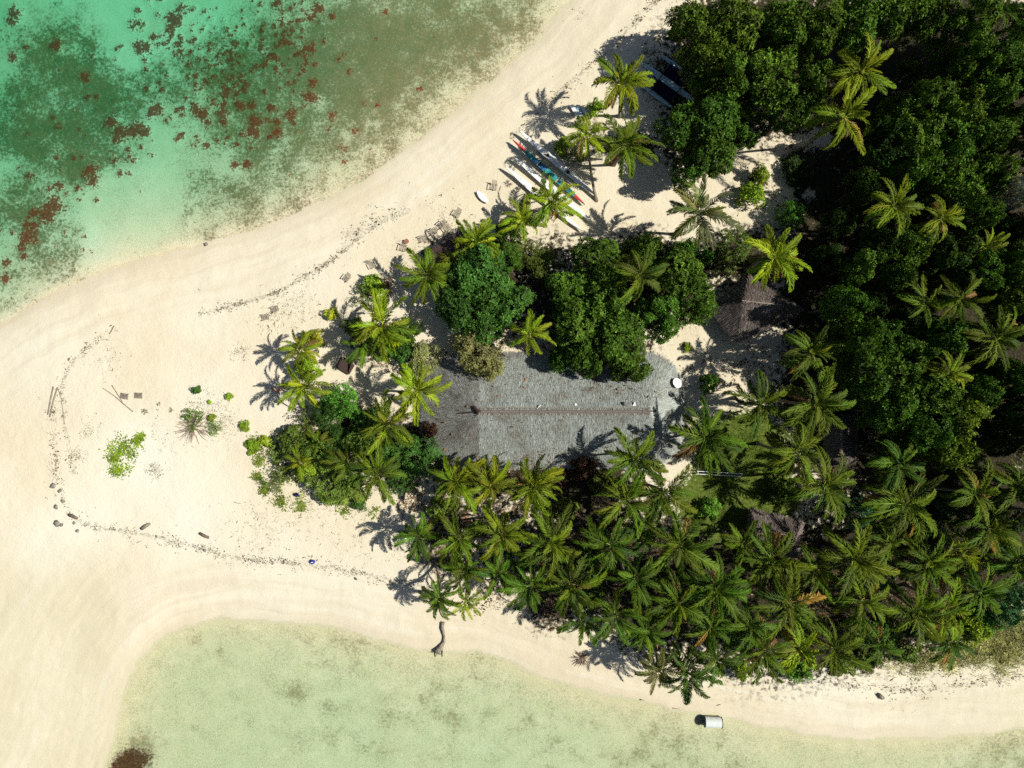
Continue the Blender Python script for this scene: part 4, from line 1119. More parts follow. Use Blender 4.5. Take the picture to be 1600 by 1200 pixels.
SHRUBS = [
 (745, 553, 44, 5.5, 'ol', 'grey-green small-leaved tree leaning over the longhouse north eave', g1, 'F'),
 (770, 575, 24, 5, 'ol', 'grey-green bough reaching onto the roof beside the main grey-green tree', g1, 'F'),
 (660, 560, 30, 3.5, 'ol', 'pale sparse tree with bare white branches above the bright yellow palm', g1, 'F'),
 (535, 625, 36, 4.5, 'v', 'vivid green round tree below the wooden daybed', g4, 'F'),
 (508, 645, 28, 4, 'n', 'darker green round bush joined to the vivid green tree', g4, 'F'),
 (655, 715, 38, 4, 'n', 'dense fine-leaved green bush against the longhouse west end', g4, 'F'),
 (612, 712, 30, 3.5, 'n', 'fine-leaved bush between thicket palms and the dense green bush', g4, 'F'),
 (625, 752, 28, 3, 'n', 'fine-leaved bush behind the pointed pale frond', g4, 'F'),
 (515, 752, 42, 3.2, 'sg', 'broad light green bush spilling onto the sand at thicket south', g4, 'F'),
 (495, 705, 26, 3.5, 'sg', 'upright light green bush in the thicket centre', g4, 'F'),
 (530, 770, 26, 2, 'sg', 'low light green bush at the thicket foot on the sand', g4, 'S'),
 (560, 787, 13, 1.2, 'n', 'little round green bush alone at the thicket foot', g4, 'S'),
 (455, 690, 26, 2.5, 'ug', 'dark straggly bush at the western thicket edge', g4, 'S'),
 (430, 710, 20, 1.6, 'sg', 'straggly bush west of the smallest thicket palm', g4, 'C'),
 (440, 735, 26, 1.4, 'ug', 'open scrub around the pale ground by the navy bundle', g4, 'C'),
 (425, 755, 22, 1.0, 'sg', 'low leafy runner curving round the pale scrub patch', g4, 'C'),
 (480, 655, 24, 2.5, 'ug', 'dull brownish bush under the lower lone palm', g4, 'C'),
 (478, 575, 20, 2.6, 'lm', 'leafy undergrowth between the two lone yellow-green palms', g4, 'S'),
 (490, 530, 16, 2.2, 'yl', 'yellowish tuft behind the upper lone palm', g4, 'S'),
 (550, 510, 18, 2.5, 'ug', 'dark bush left of the large bright palm', g4, 'S'),
 (625, 545, 26, 3, 'n', 'bush right of the large bright palm, on the sand gap', g4, 'S'),
 (636, 520, 24, 3, 'm', 'bush on the right flank of the large bright palm', g4, 'S'),
 (585, 445, 20, 1.8, 'lm', 'bright scrubby bush on open sand left of the feathery palm', g5, 'S'),
 (570, 460, 24, 1.5, 'sg', 'grey-green scrub spread left of the bright scrubby bush', g5, 'C'),
 (603, 445, 18, 1.6, 'br', 'brown twiggy scrub right of the bright scrubby bush', g5, 'C'),
 (517, 491, 12, 1.2, 'yl', 'small golden-yellow bush alone on the sand', g5, 'S'),
 (673, 672, 16, 3.2, 'br', 'maroon-leaved shrub against the longhouse west thatch', g4, 'S'),
 (1110, 598, 17, 2.2, 'v', 'vivid round shrub by the white dish corner', g5, 'S'),
 (1077, 386, 22, 4, 'v', 'bright green bush at the foot of the tan palm', g5, 'S'),
 (1105, 402, 14, 4, 'v', 'small vivid bush right of the tan palm foot', g5, 'S'),
 (1145, 385, 32, 4, 'ug', 'twiggy dull bush left of the bright hut palm', g5, 'F'),
 (1130, 410, 26, 4, 'ug', 'dull bush above the hipped hut corner', g5, 'F'),
 (1178, 300, 22, 3, 'lm', 'yellow-green bush at the fork of the sandy path', g5, 'S'),
 (1190, 270, 16, 2.5, 'lm', 'yellow-green bush on the upper side of the path fork', g5, 'S'),
 (1240, 335, 24, 4, 'v', 'ferny green bush on the lower side of the shaded path', g5, 'F'),
 (1250, 262, 30, 1.6, 'k', 'low dark bush ringed by the shaded path', g5, 'S'),
 (1332, 800, 34, 4.5, 'te', 'blue-green bush between the lower grove palms', g5, 'F'),
 (1225, 768, 24, 2.5, 'sg', 'grey-green shrub at the lawn end above the small hut', g5, 'S'),
 (1110, 795, 20, 2.2, 'v', 'green shrub left of the lawn below the white poles', g5, 'S'),
 (1590, 935, 30, 5, 'te', 'dark blue-green bush at the right edge above the dry grass', g5, 'F'),
 (1575, 955, 28, 4, 'te', 'dark bush left of the right edge above the dry grass', g5, 'F'),
 (1525, 985, 26, 2.6, 'lm', 'bright green bush between dry grass and grove', g5, 'S'),
 (1545, 975, 22, 2.4, 'v', 'vivid low bush at the upper rim of the dry grass', g5, 'S'),
 (1250, 1050, 22, 2.2, 'v', 'low vivid bush where the grove meets the right beach', g5, 'S'),
 (1390, 990, 28, 2.4, 'm', 'dark low bush at the scrubby shore edge', g5, 'S'),
 (1160, 1050, 16, 1.8, 'lm', 'yellow-green bush at the grove front near the southernmost palms', g5, 'S'),
 (850, 410, 30, 3, 'ug', 'dull shrub along the sand left of the longhouse tree mass', g5, 'F'),
 (825, 395, 26, 3, 'ug', 'dull shrub by the low bright palm near the canoes', g5, 'F'),
 (800, 400, 26, 3.5, 'm', 'green shrub inland of the bright shed palm', g5, 'F'),
 (790, 360, 20, 2.6, 'm', 'shrub between the shed palm and the canoe palm', g5, 'S'),
 (770, 395, 20, 3, 'lm', 'yellow-green shrub at the dark shed inland corner', g5, 'S'),
 (880, 225, 17, 2.0, 'lm', 'bright shrub beside the white canoe bow', g5, 'S'),
 (905, 240, 22, 1.6, 'ug', 'low shrub beside the white canoe middle under palm shade', g5, 'C'),
 (933, 165, 14, 2.2, 'lm', 'small bright shrub by the pale boards', g5, 'S'),
 (885, 795, 22, 2.2, 'ug', 'shaded shrub south of the roof among sand patches', g5, 'S'),
 (685, 795, 20, 2.6, 'sg', 'grey-green shrub under the first eave palm', g5, 'S'),
 (1480, 785, 24, 4, 'te', 'blue-green bush left of the thin-fronded palm', g5, 'F'),
 (985, 400, 26, 4, 'ug', 'low brownish scrub on the sand edge behind the longhouse trees', g5, 'F'),
 (1020, 378, 16, 3, 'ug', 'small scrub left of the tan palm foot', g5, 'S'),
 (300, 655, 22, 1.0, 'sg', 'sparse green scrub on the far side of dead brushwood', g5, 'C'),
 (334, 668, 14, .9, 'sg', 'sparse green scrub right of the dead brushwood', g5, 'C'),
 (330, 652, 7, .7, 'lm', 'tiny lime bush touching the dead brushwood', g5, 'S'),
 (306, 610, 8, .9, 'v', 'tiny round green bush on sand above the dead brushwood', g5, 'S'),
 (357, 619, 7, .6, 'lm', 'tiny lime bush right of the round green one', g5, 'S'),
 (327, 628, 4, .4, 'lm', 'tiniest lime tuft between the two small bushes', g5, 'S'),
 (382, 667, 10, .6, 'lm', 'lime creeping bush below a footprint trail', g5, 'S'),
 (395, 697, 14, .7, 'lm', 'lime creeping bush left of the thicket', g5, 'S'),
 (412, 690, 12, .8, 'lm', 'lime creeping bush touching the thicket west side', g5, 'S'),
 (1490, 812, 24, 3.2, 'k', 'dark undergrowth bush below the thin-fronded palm', g5, 'F'),
 (1562, 792, 26, 3.5, 'm', 'undergrowth bush between the thin-fronded palm and the right edge palm', g5, 'F'),
 (1522, 738, 28, 4.0, 'm', 'undergrowth bush above the thin-fronded palm', g5, 'F'),
 (1568, 842, 22, 3.0, 'ug', 'dull undergrowth bush beside the palm with few fronds', g5, 'F'),
 (560, 690, 28, 3.2, 'sg', 'light green bush filling the middle of the western thicket', g4, 'F'),
 (525, 690, 26, 3.2, 'n', 'deep green bush below the vivid green round tree', g4, 'F'),
 (575, 655, 24, 3.2, 'n', 'deep green bush between the vivid green tree and yellowish palm', g4, 'F'),
 (470, 685, 22, 2.6, 'sg', 'light green bush at the upper western thicket edge', g4, 'F'),
 (560, 762, 26, 2.4, 'sg', 'light green bush below the thicket palms near the sand', g4, 'F'),
 (480, 735, 24, 2.4, 'lm', 'yellow-green bush between the smallest palm and the broad light bush', g4, 'F'),
 (800, 748, 18, 2.6, 'br', 'brown-leaved shrub at the south eave between second and third palm', g5, 'C'),
 (872, 750, 20, 2.6, 'br', 'brown-leaved shrub at the south eave right of the third palm', g5, 'C'),
 (915, 728, 24, 3.2, 'br', 'maroon shrub against the south thatch in palm shadow', g5, 'S'),
 (935, 752, 20, 2.4, 'ug', 'dull shrub below the maroon shrub at the south eave', g5, 'S'),
 (1380, 905, 26, 3, 'm', 'undergrowth bush between the two widest right grove palms', g5, 'F'),
 (1470, 845, 24, 3, 'k', 'dark undergrowth bush right of the big long-fronded palm', g5, 'F'),
 (1510, 900, 24, 3, 'ug', 'dull undergrowth bush by the pale sand patch at lower right', g5, 'F'),
 (1570, 880, 26, 3.5, 'm', 'undergrowth bush left of the palm cut by the right edge', g5, 'F'),
 (1440, 825, 20, 2.5, 'm', 'undergrowth bush touching the big long-fronded palm', g5, 'F'),
 (1345, 985, 24, 2.5, 'ug', 'undergrowth bush behind the low palm at the shore edge', g5, 'F'),
 (1590, 815, 24, 3.5, 'k', 'dark undergrowth bush on the right edge in the lower grove', g5, 'F'),
 (1455, 990, 26, 2.5, 'm', 'undergrowth bush left of the palm throwing dark stripes', g5, 'F'),
 (1280, 975, 20, 2.2, 'ug', 'undergrowth bush at the brown litter gap', g5, 'F'),
 (1140, 945, 22, 2.5, 'm', 'undergrowth bush in the grove left of the starburst palm', g5, 'F'),
 (1030, 895, 22, 2.5, 'm', 'undergrowth bush in the middle of the grove', g5, 'F'),
 (820, 880, 20, 2.0, 'm', 'undergrowth bush in the western grove under second-row palms', g5, 'F'),
 (930, 930, 20, 2.2, 'm', 'undergrowth bush behind the beach-front palms above the brush pile', g5, 'F'),
 (1150, 1000, 22, 2.5, 'ug', 'undergrowth bush behind the front-row palms near the southernmost palm', g5, 'F'),
 (1320, 1040, 20, 1.6, 'sg', 'low bush at the start of the right beach wrack line', g5, 'S'),
 (1360, 1035, 22, 1.6, 'ug', 'low straggly bush at the shore under the lower right grove', g5, 'S'),
 (1420, 1025, 20, 1.6, 'sg', 'low bush beside the lit sand strips at lower right', g5, 'S'),
 (1075, 542, 9, .8, 'lm', 'little spiky plant on the sand behind the longhouse', g5, 'S'),
]
for a in SHRUBS:
    nm = 'shrub' if a[7] in 'SC' else ('small_tree' if a[3] >= 4.2 else 'bush')
    tree(*a[:7], fam=a[7], name=nm, cat='tree' if nm == 'small_tree' else ('shrub' if nm == 'shrub' else 'bush'))
# pale leafed tree at the right edge
tree(1590, 300, 30, 11, 'gy', 'tree with pale silvery leaves at the right edge of the forest', g3, 'F', 'small_tree')

# ------------------------------------------------------------------ scatter: vines, dry grass, wrack, litter
def scatter(name, label, mat, pts, nl, size, color, up=.05, updir=.4, cat=None, aspect=.5):
    """flat leafy or twiggy bits lying about on the ground, one uncountable mass"""
    n = len(pts)
    k = np.repeat(np.arange(n), nl)
    m = len(k)
    base = np.array(pts)[k] + np.stack([rng.normal(0, size * .8, m), rng.normal(0, size * .8, m), np.full(m, up) * rng.random(m)], 1)
    a = rng.uniform(0, 6.28, m); el = rng.uniform(0, updir, m)
    d = np.stack([np.cos(a) * np.cos(el), np.sin(a) * np.cos(el), np.sin(el)], 1)
    s = np.stack([-np.sin(a), np.cos(a), rng.normal(0, .25, m)], 1)
    L = (size * (.3 + .55 * np.exp(rng.normal(0, .55, m))))[:, None]
    V = np.stack([base, base + d * L * .5 - s * L * aspect * .5, base + d * L, base + d * L * .5 + s * L * aspect * .5], 1).reshape(-1, 3)
    o = link(name, npmesh(name, V, np.arange(4 * m).reshape(m, 4), [mat]))
    o.color = (*color, 1)
    return tag(o, label, cat, None, 'stuff')

def along(lines, per_m):
    out = []
    for pts, sd in lines:
        for (a, b), (c, d) in zip(pts[:-1], pts[1:]):
            n = int(math.hypot(c - a, d - b) / PPM * per_m) + 1
            for _ in range(n):
                f = R.random(); w = R.gauss(0, sd)
                if R.random() < .35: w *= 2.2
                L = math.hypot(c - a, d - b) + 1e-6
                out.append(G(a + (c - a) * f - (d - b) / L * w, b + (d - b) * f + (c - a) / L * w, .01))
    return out
def gauss(items):
    out = []
    for cx, cy, r, n in items:
        for _ in range(n):
            out.append(G(R.gauss(cx, r * .5), R.gauss(cy, r * .5), .01))
    return out
# clumping weeds by rejection so the tide line breaks up
def clump(pts, scale=.9, thr=.5, seed=77):
    a = np.array(pts); k = fbm(a[:, 0] * scale, a[:, 1] * scale, seed, 3)
    return a[k > thr]
wl = [([(310, 490), (345, 482), (400, 468), (430, 458), (470, 437), (520, 405), (560, 372)], 2.0), ([(540, 372), (570, 352), (600, 340), (630, 325)], 6.0),
      ([(800, 218), (850, 165), (900, 118), (960, 75), (1000, 25), (1030, -5)], 2.5), ([(178, 512), (140, 540), (110, 570), (96, 605), (100, 660), (108, 700), (118, 740)], 2.5), ([(85, 640), (87, 700), (86, 755), (100, 780), (112, 806)], 2.5),
      ([(112, 806), (150, 826), (200, 830), (250, 840), (300, 853), (350, 868), (400, 876), (480, 882), (560, 895), (640, 912), (680, 925)], 3.2), ([(760, 925), (800, 945), (850, 962), (880, 972)], 4),
      ([(1270, 1064), (1320, 1070), (1400, 1080), (1450, 1078), (1520, 1068), (1600, 1052), (1650, 1044)], 2.6)]
scatter('tide_wrack', 'dark seaweed and twigs stranded along the high tide lines', M_WRACK, np.concatenate([clump(along(wl, 15), 1.3, .53), clump(along([(q, w * 2.2) for q, w in wl], 5), .7, .5, 91)]), 3, .15, (.15, .135, .095), .05, .5, 'seaweed', .45)
vine = gauss([(180, 715, 12, 120), (183, 735, 10, 90), (195, 700, 12, 90), (215, 688, 9, 70), (205, 708, 12, 40), (175, 700, 14, 30), (222, 681, 5, 40), (200, 735, 10, 18), (190, 685, 16, 18)])
scatter('beach_vine', 'bright green creeping vine spreading over the bare west sand', M_FINE, vine, 5, .16, (.19, .30, .02), .12, .5, 'vine', .7)
vine2 = gauss([(398, 690, 10, 60), (405, 720, 10, 70), (402, 745, 8, 60), (415, 765, 10, 70), (440, 782, 12, 80), (470, 790, 12, 80), (400, 700, 12, 50), (540, 795, 20, 70), (430, 700, 14, 60), (450, 740, 24, 80), (585, 800, 12, 30)])
scatter('beach_vine', 'creeping leaves rimming the pale sand patch at the thicket foot', M_FINE, vine2, 6, .16, (.16, .22, .03), .10, .5, 'vine', .6)
dry = gauss([(1560, 1000, 30, 420), (1600, 985, 40, 420), (1520, 1018, 24, 320), (1480, 1030, 20, 220), (1450, 1030, 16, 100), (1570, 1025, 30, 300), (1400, 1030, 24, 90), (1430, 1040, 20, 90), (1620, 1000, 30, 200)])
scatter('dry_grass', 'pale dry grass and low scrub on the bank at lower right', M_FINE, dry, 9, .26, (.36, .36, .15), .15, 1.2, 'grass', .22)
lawn = gauss([(1160, 690, 30, 320), (1185, 712, 30, 320), (1125, 760, 24, 220), (1130, 800, 28, 300), (1190, 770, 24, 180), (1100, 720, 22, 120)])
scatter('lawn_grass', 'short green lawn grass between the longhouse corner and the huts', M_FINE, lawn, 10, .14, (.085, .135, .014), .06, 1.2, 'grass', .2)
litter = gauss([(1110, 590, 40, 60), (1180, 570, 40, 120), (700, 800, 40, 150), (780, 830, 60, 220), (880, 830, 60, 220), (640, 780, 30, 160), (690, 870, 30, 150), (980, 840, 70, 200), (1300, 940, 60, 260), (1220, 870, 50, 150), (1340, 1040, 30, 20), (1420, 960, 60, 160), (600, 560, 30, 80), (585, 650, 20, 40), (1200, 320, 40, 60), (1250, 230, 40, 60), (1020, 90, 30, 60), (760, 930, 30, 60), (860, 950, 30, 90), (1480, 870, 40, 100), (690, 560, 20, 30)])
scatter('leaf_litter', 'brown fallen leaves scattered over sand under the trees', M_DEAD, litter, 4, .22, (.18, .12, .07), .04, .4, 'leaves', .5)
twigs = gauss([(465, 485, 40, 120), (430, 500, 30, 80), (375, 550, 14, 60), (320, 640, 40, 160), (240, 735, 12, 80), (350, 660, 30, 120), (260, 680, 40, 60), (140, 670, 20, 60), (120, 710, 14, 60), (400, 830, 50, 120), (480, 800, 50, 120), (700, 340, 40, 80), (620, 850, 20, 80), (560, 830, 60, 80), (1420, 1060, 60, 90), (170, 560, 30, 60), (640, 400, 40, 60), (900, 20, 20, 10)])
scatter('sand_debris', 'fine dry twigs and leaf bits strewn over the upper sand', M_WRACK, twigs, 4, .15, (.22, .20, .13), .03, .4, 'debris', .25)

# ------------------------------------------------------------------ canoes and boats
def hull_section(s0, s1, n, L, W, H, rise=.22, close=True):
    V = []; F = []
    prof = [(-1, 1.0), (-.96, .62), (-.62, .14), (0, 0), (.62, .14), (.96, .62), (1, 1.0)]
    m = len(prof)
    for i in range(n + 1):
        s = s0 + (s1 - s0) * i / n
        w = max(.02, math.sin(math.pi * min(max(s, .002), .998)) ** .62) * W / 2
        e = abs(2 * s - 1) ** 3 * rise
        for a, b in prof:
            V.append(((s - .5) * L, a * w, e * (1 - .15 * b) + b * H))
    for i in range(n):
        for k in range(m - 1):
            F.append((i * m + k, i * m + k + 1, (i + 1) * m + k + 1, (i + 1) * m + k))
    return V, F, m
def deck_section(s0, s1, n, L, W, H, rise=.22, inset=1.0, crown=.05, dz=0.0):
    V = []; F = []
    for i in range(n + 1):
        s = s0 + (s1 - s0) * i / n
        w = max(.02, math.sin(math.pi * min(max(s, .002), .998)) ** .62) * W / 2 * inset
        z = abs(2 * s - 1) ** 3 * rise * .85 + H + dz
        x = (s - .5) * L
        V += [(x, -w, z), (x, 0, z + crown), (x, w, z)]
    for i in range(n):
        for k in range(2):
            F.append((i * 3 + k, (i + 1) * 3 + k, (i + 1) * 3 + k + 1, i * 3 + k + 1))
    return V, F
def canoe(a, b, label, hull_m, bow_m, stern_m, mid_m, W=.66, group='outrigger canoes drawn up on the sand'):
    A, B = G(*a), G(*b)
    d = B - A; L = d.length
    c = (A + B) / 2; c.z = max(gz(c.x, c.y), (A.z + B.z) / 2) + .12
    t = thing('racing_canoe', label, 'canoe', c, math.atan2(d.y, d.x), group)
    H = .42
    V, F, m = hull_section(0, 1, 26, L, W, H); mb = MB(); mb.add(V, F); mb.build('hull', hull_m, t, True)
    for nm, s0, s1, mt in (('bow_deck', 0.0, .17, bow_m), ('stern_deck', .86, 1.0, stern_m)):
        V, F = deck_section(s0, s1, 6, L, W * 1.02, H + .012); mb = MB(); mb.add(V, F); mb.build(nm, mt, t)
    for s0, s1, mt in mid_m:
        V, F = deck_section(s0, s1, 8, L, W * 1.01, H + .006, crown=.03); mb = MB(); mb.add(V, F); mb.build('deck', mt, t)
    for k in range(5):
        s = .24 + .135 * k
        x = (s - .5) * L; w = math.sin(math.pi * s) ** .62 * W / 2
        mb = MB()
        vs = [(x + math.cos(q * math.pi / 6) * .34, math.sin(q * math.pi / 6) * w * .72, H + .045) for q in range(12)]
        vs2 = [(x + math.cos(q * math.pi / 6) * .28, math.sin(q * math.pi / 6) * w * .55, H + .05) for q in range(12)]
        mb.add([v for v in vs] + [(v[0], v[1], v[2] + .035) for v in vs], [(q, (q + 1) % 12, 12 + (q + 1) % 12, 12 + q) for q in range(12)] )
        mb.add(vs2, [tuple(range(12))], 1)
        mb.build('cockpit', [hull_m, M_BLACK] if k in (1, 3) else [hull_m, mid_m[0][2]], t)
    for s in (.36, .62):
        mb = MB(); x = (s - .5) * L
        mb.box((x, 0, H + .07), (.09, W * 1.15, .05)); mb.build('crossbar', M_CREAM, t)
    # two chocks under the keel keep it off the sand
    for s in (.28, .72):
        mb = MB(); mb.box(((s - .5) * L, 0, -.10), (.25, W * .8, .30)); mb.build('chock', M_WOOD, t)
    return t
canoe((811, 208), (929, 306), 'long white canoe nearest the trees, the upper right of the four', M_WHITE, M_WHITE, M_WHITE, [(.17, .86, M_WHITE)], .80)
canoe((801, 222), (913, 321), 'teal and blue canoe with bright red bow and stern', M_TEAL, M_RED, M_RED, [(.17, .30, M_TEAL), (.30, .46, M_BLUEP), (.46, .86, M_TEAL)], .66)
canoe((803, 249), (925, 348), 'white canoe third from the trees, passing under the bright palm', M_WHITE, M_WHITE, M_WHITE, [(.17, .86, M_WHITE)], .76)
canoe((789, 263), (909, 362), 'white canoe farthest from the trees, lowest of the four', M_WHITE, M_WHITE, M_WHITE, [(.17, .86, M_WHITE)], .76)

def outrigger():
    A, B = G(1001, 103), G(1087, 164)
    d = B - A; L = d.length; c = (A + B) / 2; c.z = gz(c.x, c.y) + .15
    t = thing('outrigger_boat', 'pale blue outrigger sailing boat with navy nets under the forest edge', 'boat', c, math.atan2(d.y, d.x))
    H = .55
    V, F, m = hull_section(0, 1, 22, L, .8, H, .35); mb = MB(); mb.add(V, F); mb.build('hull', M_PALEBLUE, t, True)
    V, F = deck_section(0, 1, 22, L, .8, H + .01, .35); mb = MB(); mb.add(V, F); mb.build('deck', M_PALEBLUE, t)
    for y, x0, x1 in ((-2.15, -2.4, 2.0), (2.25, -3.0, 2.2)):
        l = x1 - x0
        V, F, m = hull_section(0, 1, 14, l, .5, .42, .15); mb = MB(); mb.add([(v[0] + (x0 + x1) / 2, v[1] + y, v[2]) for v in V], F)
        V, F = deck_section(0, 1, 14, l, .5, .43, .15); mb.add([(v[0] + (x0 + x1) / 2, v[1] + y, v[2]) for v in V], F)
        mb.build('float', M_PALEBLUE, t, True)
    for x in (-1.3, 1.5):
        mb = MB(); mb.tube([(x, -2.2, .5), (x, -1, .72), (x, 0, .75), (x, 1, .72), (x, 2.3, .5)], .06, 7); mb.build('crossbeam', M_BLACK, t)
    for y0, y1 in ((-1.9, -.42), (.42, 2.0)):
        mb = MB(); n = 5
        vs = []
        for i in range(n + 1):
            for j in range(n + 1):
                vs.append((-1.25 + 2.7 * i / n, y0 + (y1 - y0) * j / n, .62 - .10 * math.sin(math.pi * i / n) * math.sin(math.pi * j / n)))
        mb.add(vs, [(i * (n + 1) + j, (i + 1) * (n + 1) + j, (i + 1) * (n + 1) + j + 1, i * (n + 1) + j + 1) for i in range(n) for j in range(n)])
        mb.build('net', M_NAVY, t)
    mb = MB(); mb.box((.1, -.02, .64), (.55, .22, .06)); mb.build('hatch', M_WHITE, t)
    for x in (-3.2, 3.0):
        mb = MB(); mb.box((x, 0, -.12), (.25, .6, .4)); mb.build('chock', M_WOOD, t)
    for y in (-2.15, 2.25):
        mb = MB(); mb.box((-.2, y, -.15), (.3, .4, .5)); mb.build('chock', M_WOOD, t)
outrigger()

# ------------------------------------------------------------------ small things
M_CHAIR = mat_simple('bleached_wood', (.30, .25, .18), (.46, .41, .32), 5, .9, .1, .3)
def chair(px, py, rz, label):
    g = G(px, py); t = thing('slatted_chair', label, 'chair', g, rz, 'wooden slatted chairs scattered on the north sand')
    for k in range(6):
        mb = MB(); mb.box((-.30 + k * .12, 0, .36 - .012 * k), (.06, .60, .03)); mb.build('seat_slat', M_CHAIR, t)
    for k in range(5):
        M = Matrix.Rotation(-.6, 3, 'Y'); y = -.26 + k * .13
        mb = MB(); mb.box((.50, y, .66), (.03, .06, .70), 0, 0, Matrix.Rotation(.5, 3, 'Y')); mb.build('back_slat', M_CHAIR, t)
    for sx in (-.3, .32):
        for sy in (-.29, .29):
            mb = MB(); mb.box((sx, sy, .17), (.06, .05, .42)); mb.build('leg', M_CHAIR, t)
    for sy in (-.36, .36):
        mb = MB(); mb.box((.02, sy, .56), (.75, .10, .03)); mb.build('armrest', M_CHAIR, t)
        mb = MB(); mb.box((-.3, sy, .45), (.05, .05, .2)); mb.build('arm_post', M_CHAIR, t)
for a in [(677, 363, .5, 'slatted chair beside the dark shed, left of the trio'), (691, 352, .7, 'slatted chair at the middle of the trio above the dark shed'), (700, 357, 2.2, 'slatted chair right of the trio above the dark shed'),
          (661, 374, .4, 'slatted chair just off the dark shed left corner'), (631, 388, 1.3, 'slatted chair beside the red-brown stool'), (715, 335, 1.0, 'slatted chair alone between shed palm and white board'),
          (772, 293, 1.4, 'slatted chair near the bow of the lowest white canoe'), (543, 435, .9, 'slatted chair alone left of the grey-green scrub'), (431, 484, .4, 'upper slatted chair of the pair on the far west sand'), (416, 496, .2, 'lower slatted chair of the pair on the far west sand'), (584, 415, 2.0, 'slatted chair above the bright scrubby bush')]:
    chair(*a)

def stool():
    g = G(636, 378); t = thing('round_stool', 'red-brown round stool on the sand left of the shed', 'stool', g)
    mb = MB(); mb.tube([(0, 0, .38), (0, 0, .44), (0, 0, .45)], [.30, .30, .26], 14); mb.build('seat', mat_paint('red_brown_paint', (.30, .11, .07)), t)
    for k in range(3):
        a = k * 2.094; mb = MB(); mb.tube([(math.cos(a) * .24, math.sin(a) * .24, -.03), (math.cos(a) * .14, math.sin(a) * .14, .39)], .03, 6); mb.build('leg', M_WOOD, t)
stool()

def daybed():
    g = G(540, 572); t = thing('wooden_daybed', 'dark brown wooden daybed with slanted side panels in palm shade', 'bench', g, math.radians(-31))
    for k in range(8):
        mb = MB(); mb.box((-.78 + k * .22, 0.05, .34), (.20, 1.15, .05)); mb.build('seat_slat', M_DARKWOOD, t)
    mb = MB(); mb.box((0, -.60, .38), (1.95, .14, .16)); mb.build('front_rail', M_DARKWOOD, t)
    mb = MB(); mb.box((0, .78, .72), (1.2, .06, .95), 0, 0, Matrix.Rotation(-.35, 3, 'X')); mb.build('backrest', M_DARKWOOD, t)
    for s in (-1, 1):
        mb = MB(); mb.add([(s * .95, -.6, .3), (s * .95, .65, .3), (s * .62, .85, 1.05), (s * .78, -.3, .62), (s * 1.0, -.6, .3), (s * 1.0, .65, .3), (s * .67, .85, 1.05), (s * .83, -.3, .62)],
                           [(0, 1, 2, 3), (7, 6, 5, 4), (0, 4, 5, 1), (1, 5, 6, 2), (2, 6, 7, 3), (3, 7, 4, 0)]); mb.build('side_panel', M_DARKWOOD, t)
        for y in (-.55, .6):
            mb = MB(); mb.box((s * .85, y, .14), (.1, .1, .42)); mb.build('leg', M_DARKWOOD, t)
daybed()

def tank():
    g = G(1112, 1125); Lc = 2.1; r = .64
    t = thing('white_tank', 'white cylindrical tank lying on its side at the lagoon edge', 'tank', g, math.radians(-3))
    n = 28; mb = MB()
    vs = []; xs = [-Lc / 2, -Lc / 2 + .06, -.28, -.24, -.20, Lc / 2 - .06, Lc / 2]; rs = [r * .97, r, r, r * 1.015, r, r, r * .97]
    for x, q in zip(xs, rs):
        for k in range(n):
            a = 2 * math.pi * k / n; vs.append((x, math.cos(a) * q, math.sin(a) * q + r - .06))
    fs = [(i * n + k, i * n + (k + 1) % n, (i + 1) * n + (k + 1) % n, (i + 1) * n + k) for i in range(len(xs) - 1) for k in range(n)]
    fs.append(tuple(range((len(xs) - 1) * n, len(xs) * n)))
    mb.add(vs, fs); mb.build('shell', mat_paint('white_tank_paint', (.60, .64, .61), .5, .3, .3), t, False)
    for x in (-Lc / 2, Lc / 2):
        mb = MB(); pts = [(x, math.cos(2 * math.pi * k / 24) * (r + .02), math.sin(2 * math.pi * k / 24) * (r + .02) + r - .06) for k in range(25)]; mb.tube(pts, .035, 6, 0, False); mb.build('rim', M_BLACK, t)
    mb = MB(); mb.add([(-Lc / 2 + .12, math.cos(2 * math.pi * k / n) * r * .96, math.sin(2 * math.pi * k / n) * r * .96 + r - .06) for k in range(n)], [tuple(range(n))]); mb.build('end_plate', mat_paint('tank_end', (.18, .18, .16)), t)
tank()

def log(name, label, pts, rads, mat=M_DRIFT, group=None, cat='log', forks=()):
    g = G(*pts[0]); t = thing(name, label, cat, g, 0, group)
    q = []
    for i, p in enumerate(pts):
        v = G(*p) - g; v.z += rads[i] * .75; q.append(v)
    mb = MB(); mb.tube(q, rads, 8); mb.build('stem', mat, t, True)
    for f in forks:
        q = []
        for i, p in enumerate(f):
            v = G(*p[:2]) - g; v.z += p[2]; q.append(v)
        mb = MB(); mb.tube(q, [.11 - .08 * i / (len(q) - 1) for i in range(len(q))], 6); mb.build('branch', mat, t, True)
    return t
log('driftwood_tree', 'forked grey tree trunk washed up across the south waterline', [(692, 972), (691.5, 981), (694, 993), (694, 1002), (688, 1012), (682, 1017)], [.22, .24, .16, .2, .34, .40], M_DRIFT, None, 'driftwood',
    [[(684, 1014, .3), (679, 1017, .35), (674, 1019, .2)], [(684, 1015, .3), (682, 1022, .3), (680, 1026, .05)], [(685, 1016, .3), (688, 1022, .25), (690, 1021, .1)], [(692, 975, .2), (693, 970, .35)], [(692, 975, .2), (696, 971, .3)], [(690, 1008, .25), (692, 1016, .2), (691, 1026, .05)]])
log('driftwood_log', 'pale hollow log lying above the south wrack line', [(222, 826), (228, 822), (235, 818)], [.20, .24, .14])
log('driftwood_log', 'short dark log on the sand right of the pale log', [(313, 833), (320, 837), (327, 840)], [.18, .2, .16], M_BARK)
log('driftwood_log', 'dark log in the corner of the southwest wrack line', [(109, 804), (116, 807), (122, 810)], [.2, .22, .15], M_BARK)
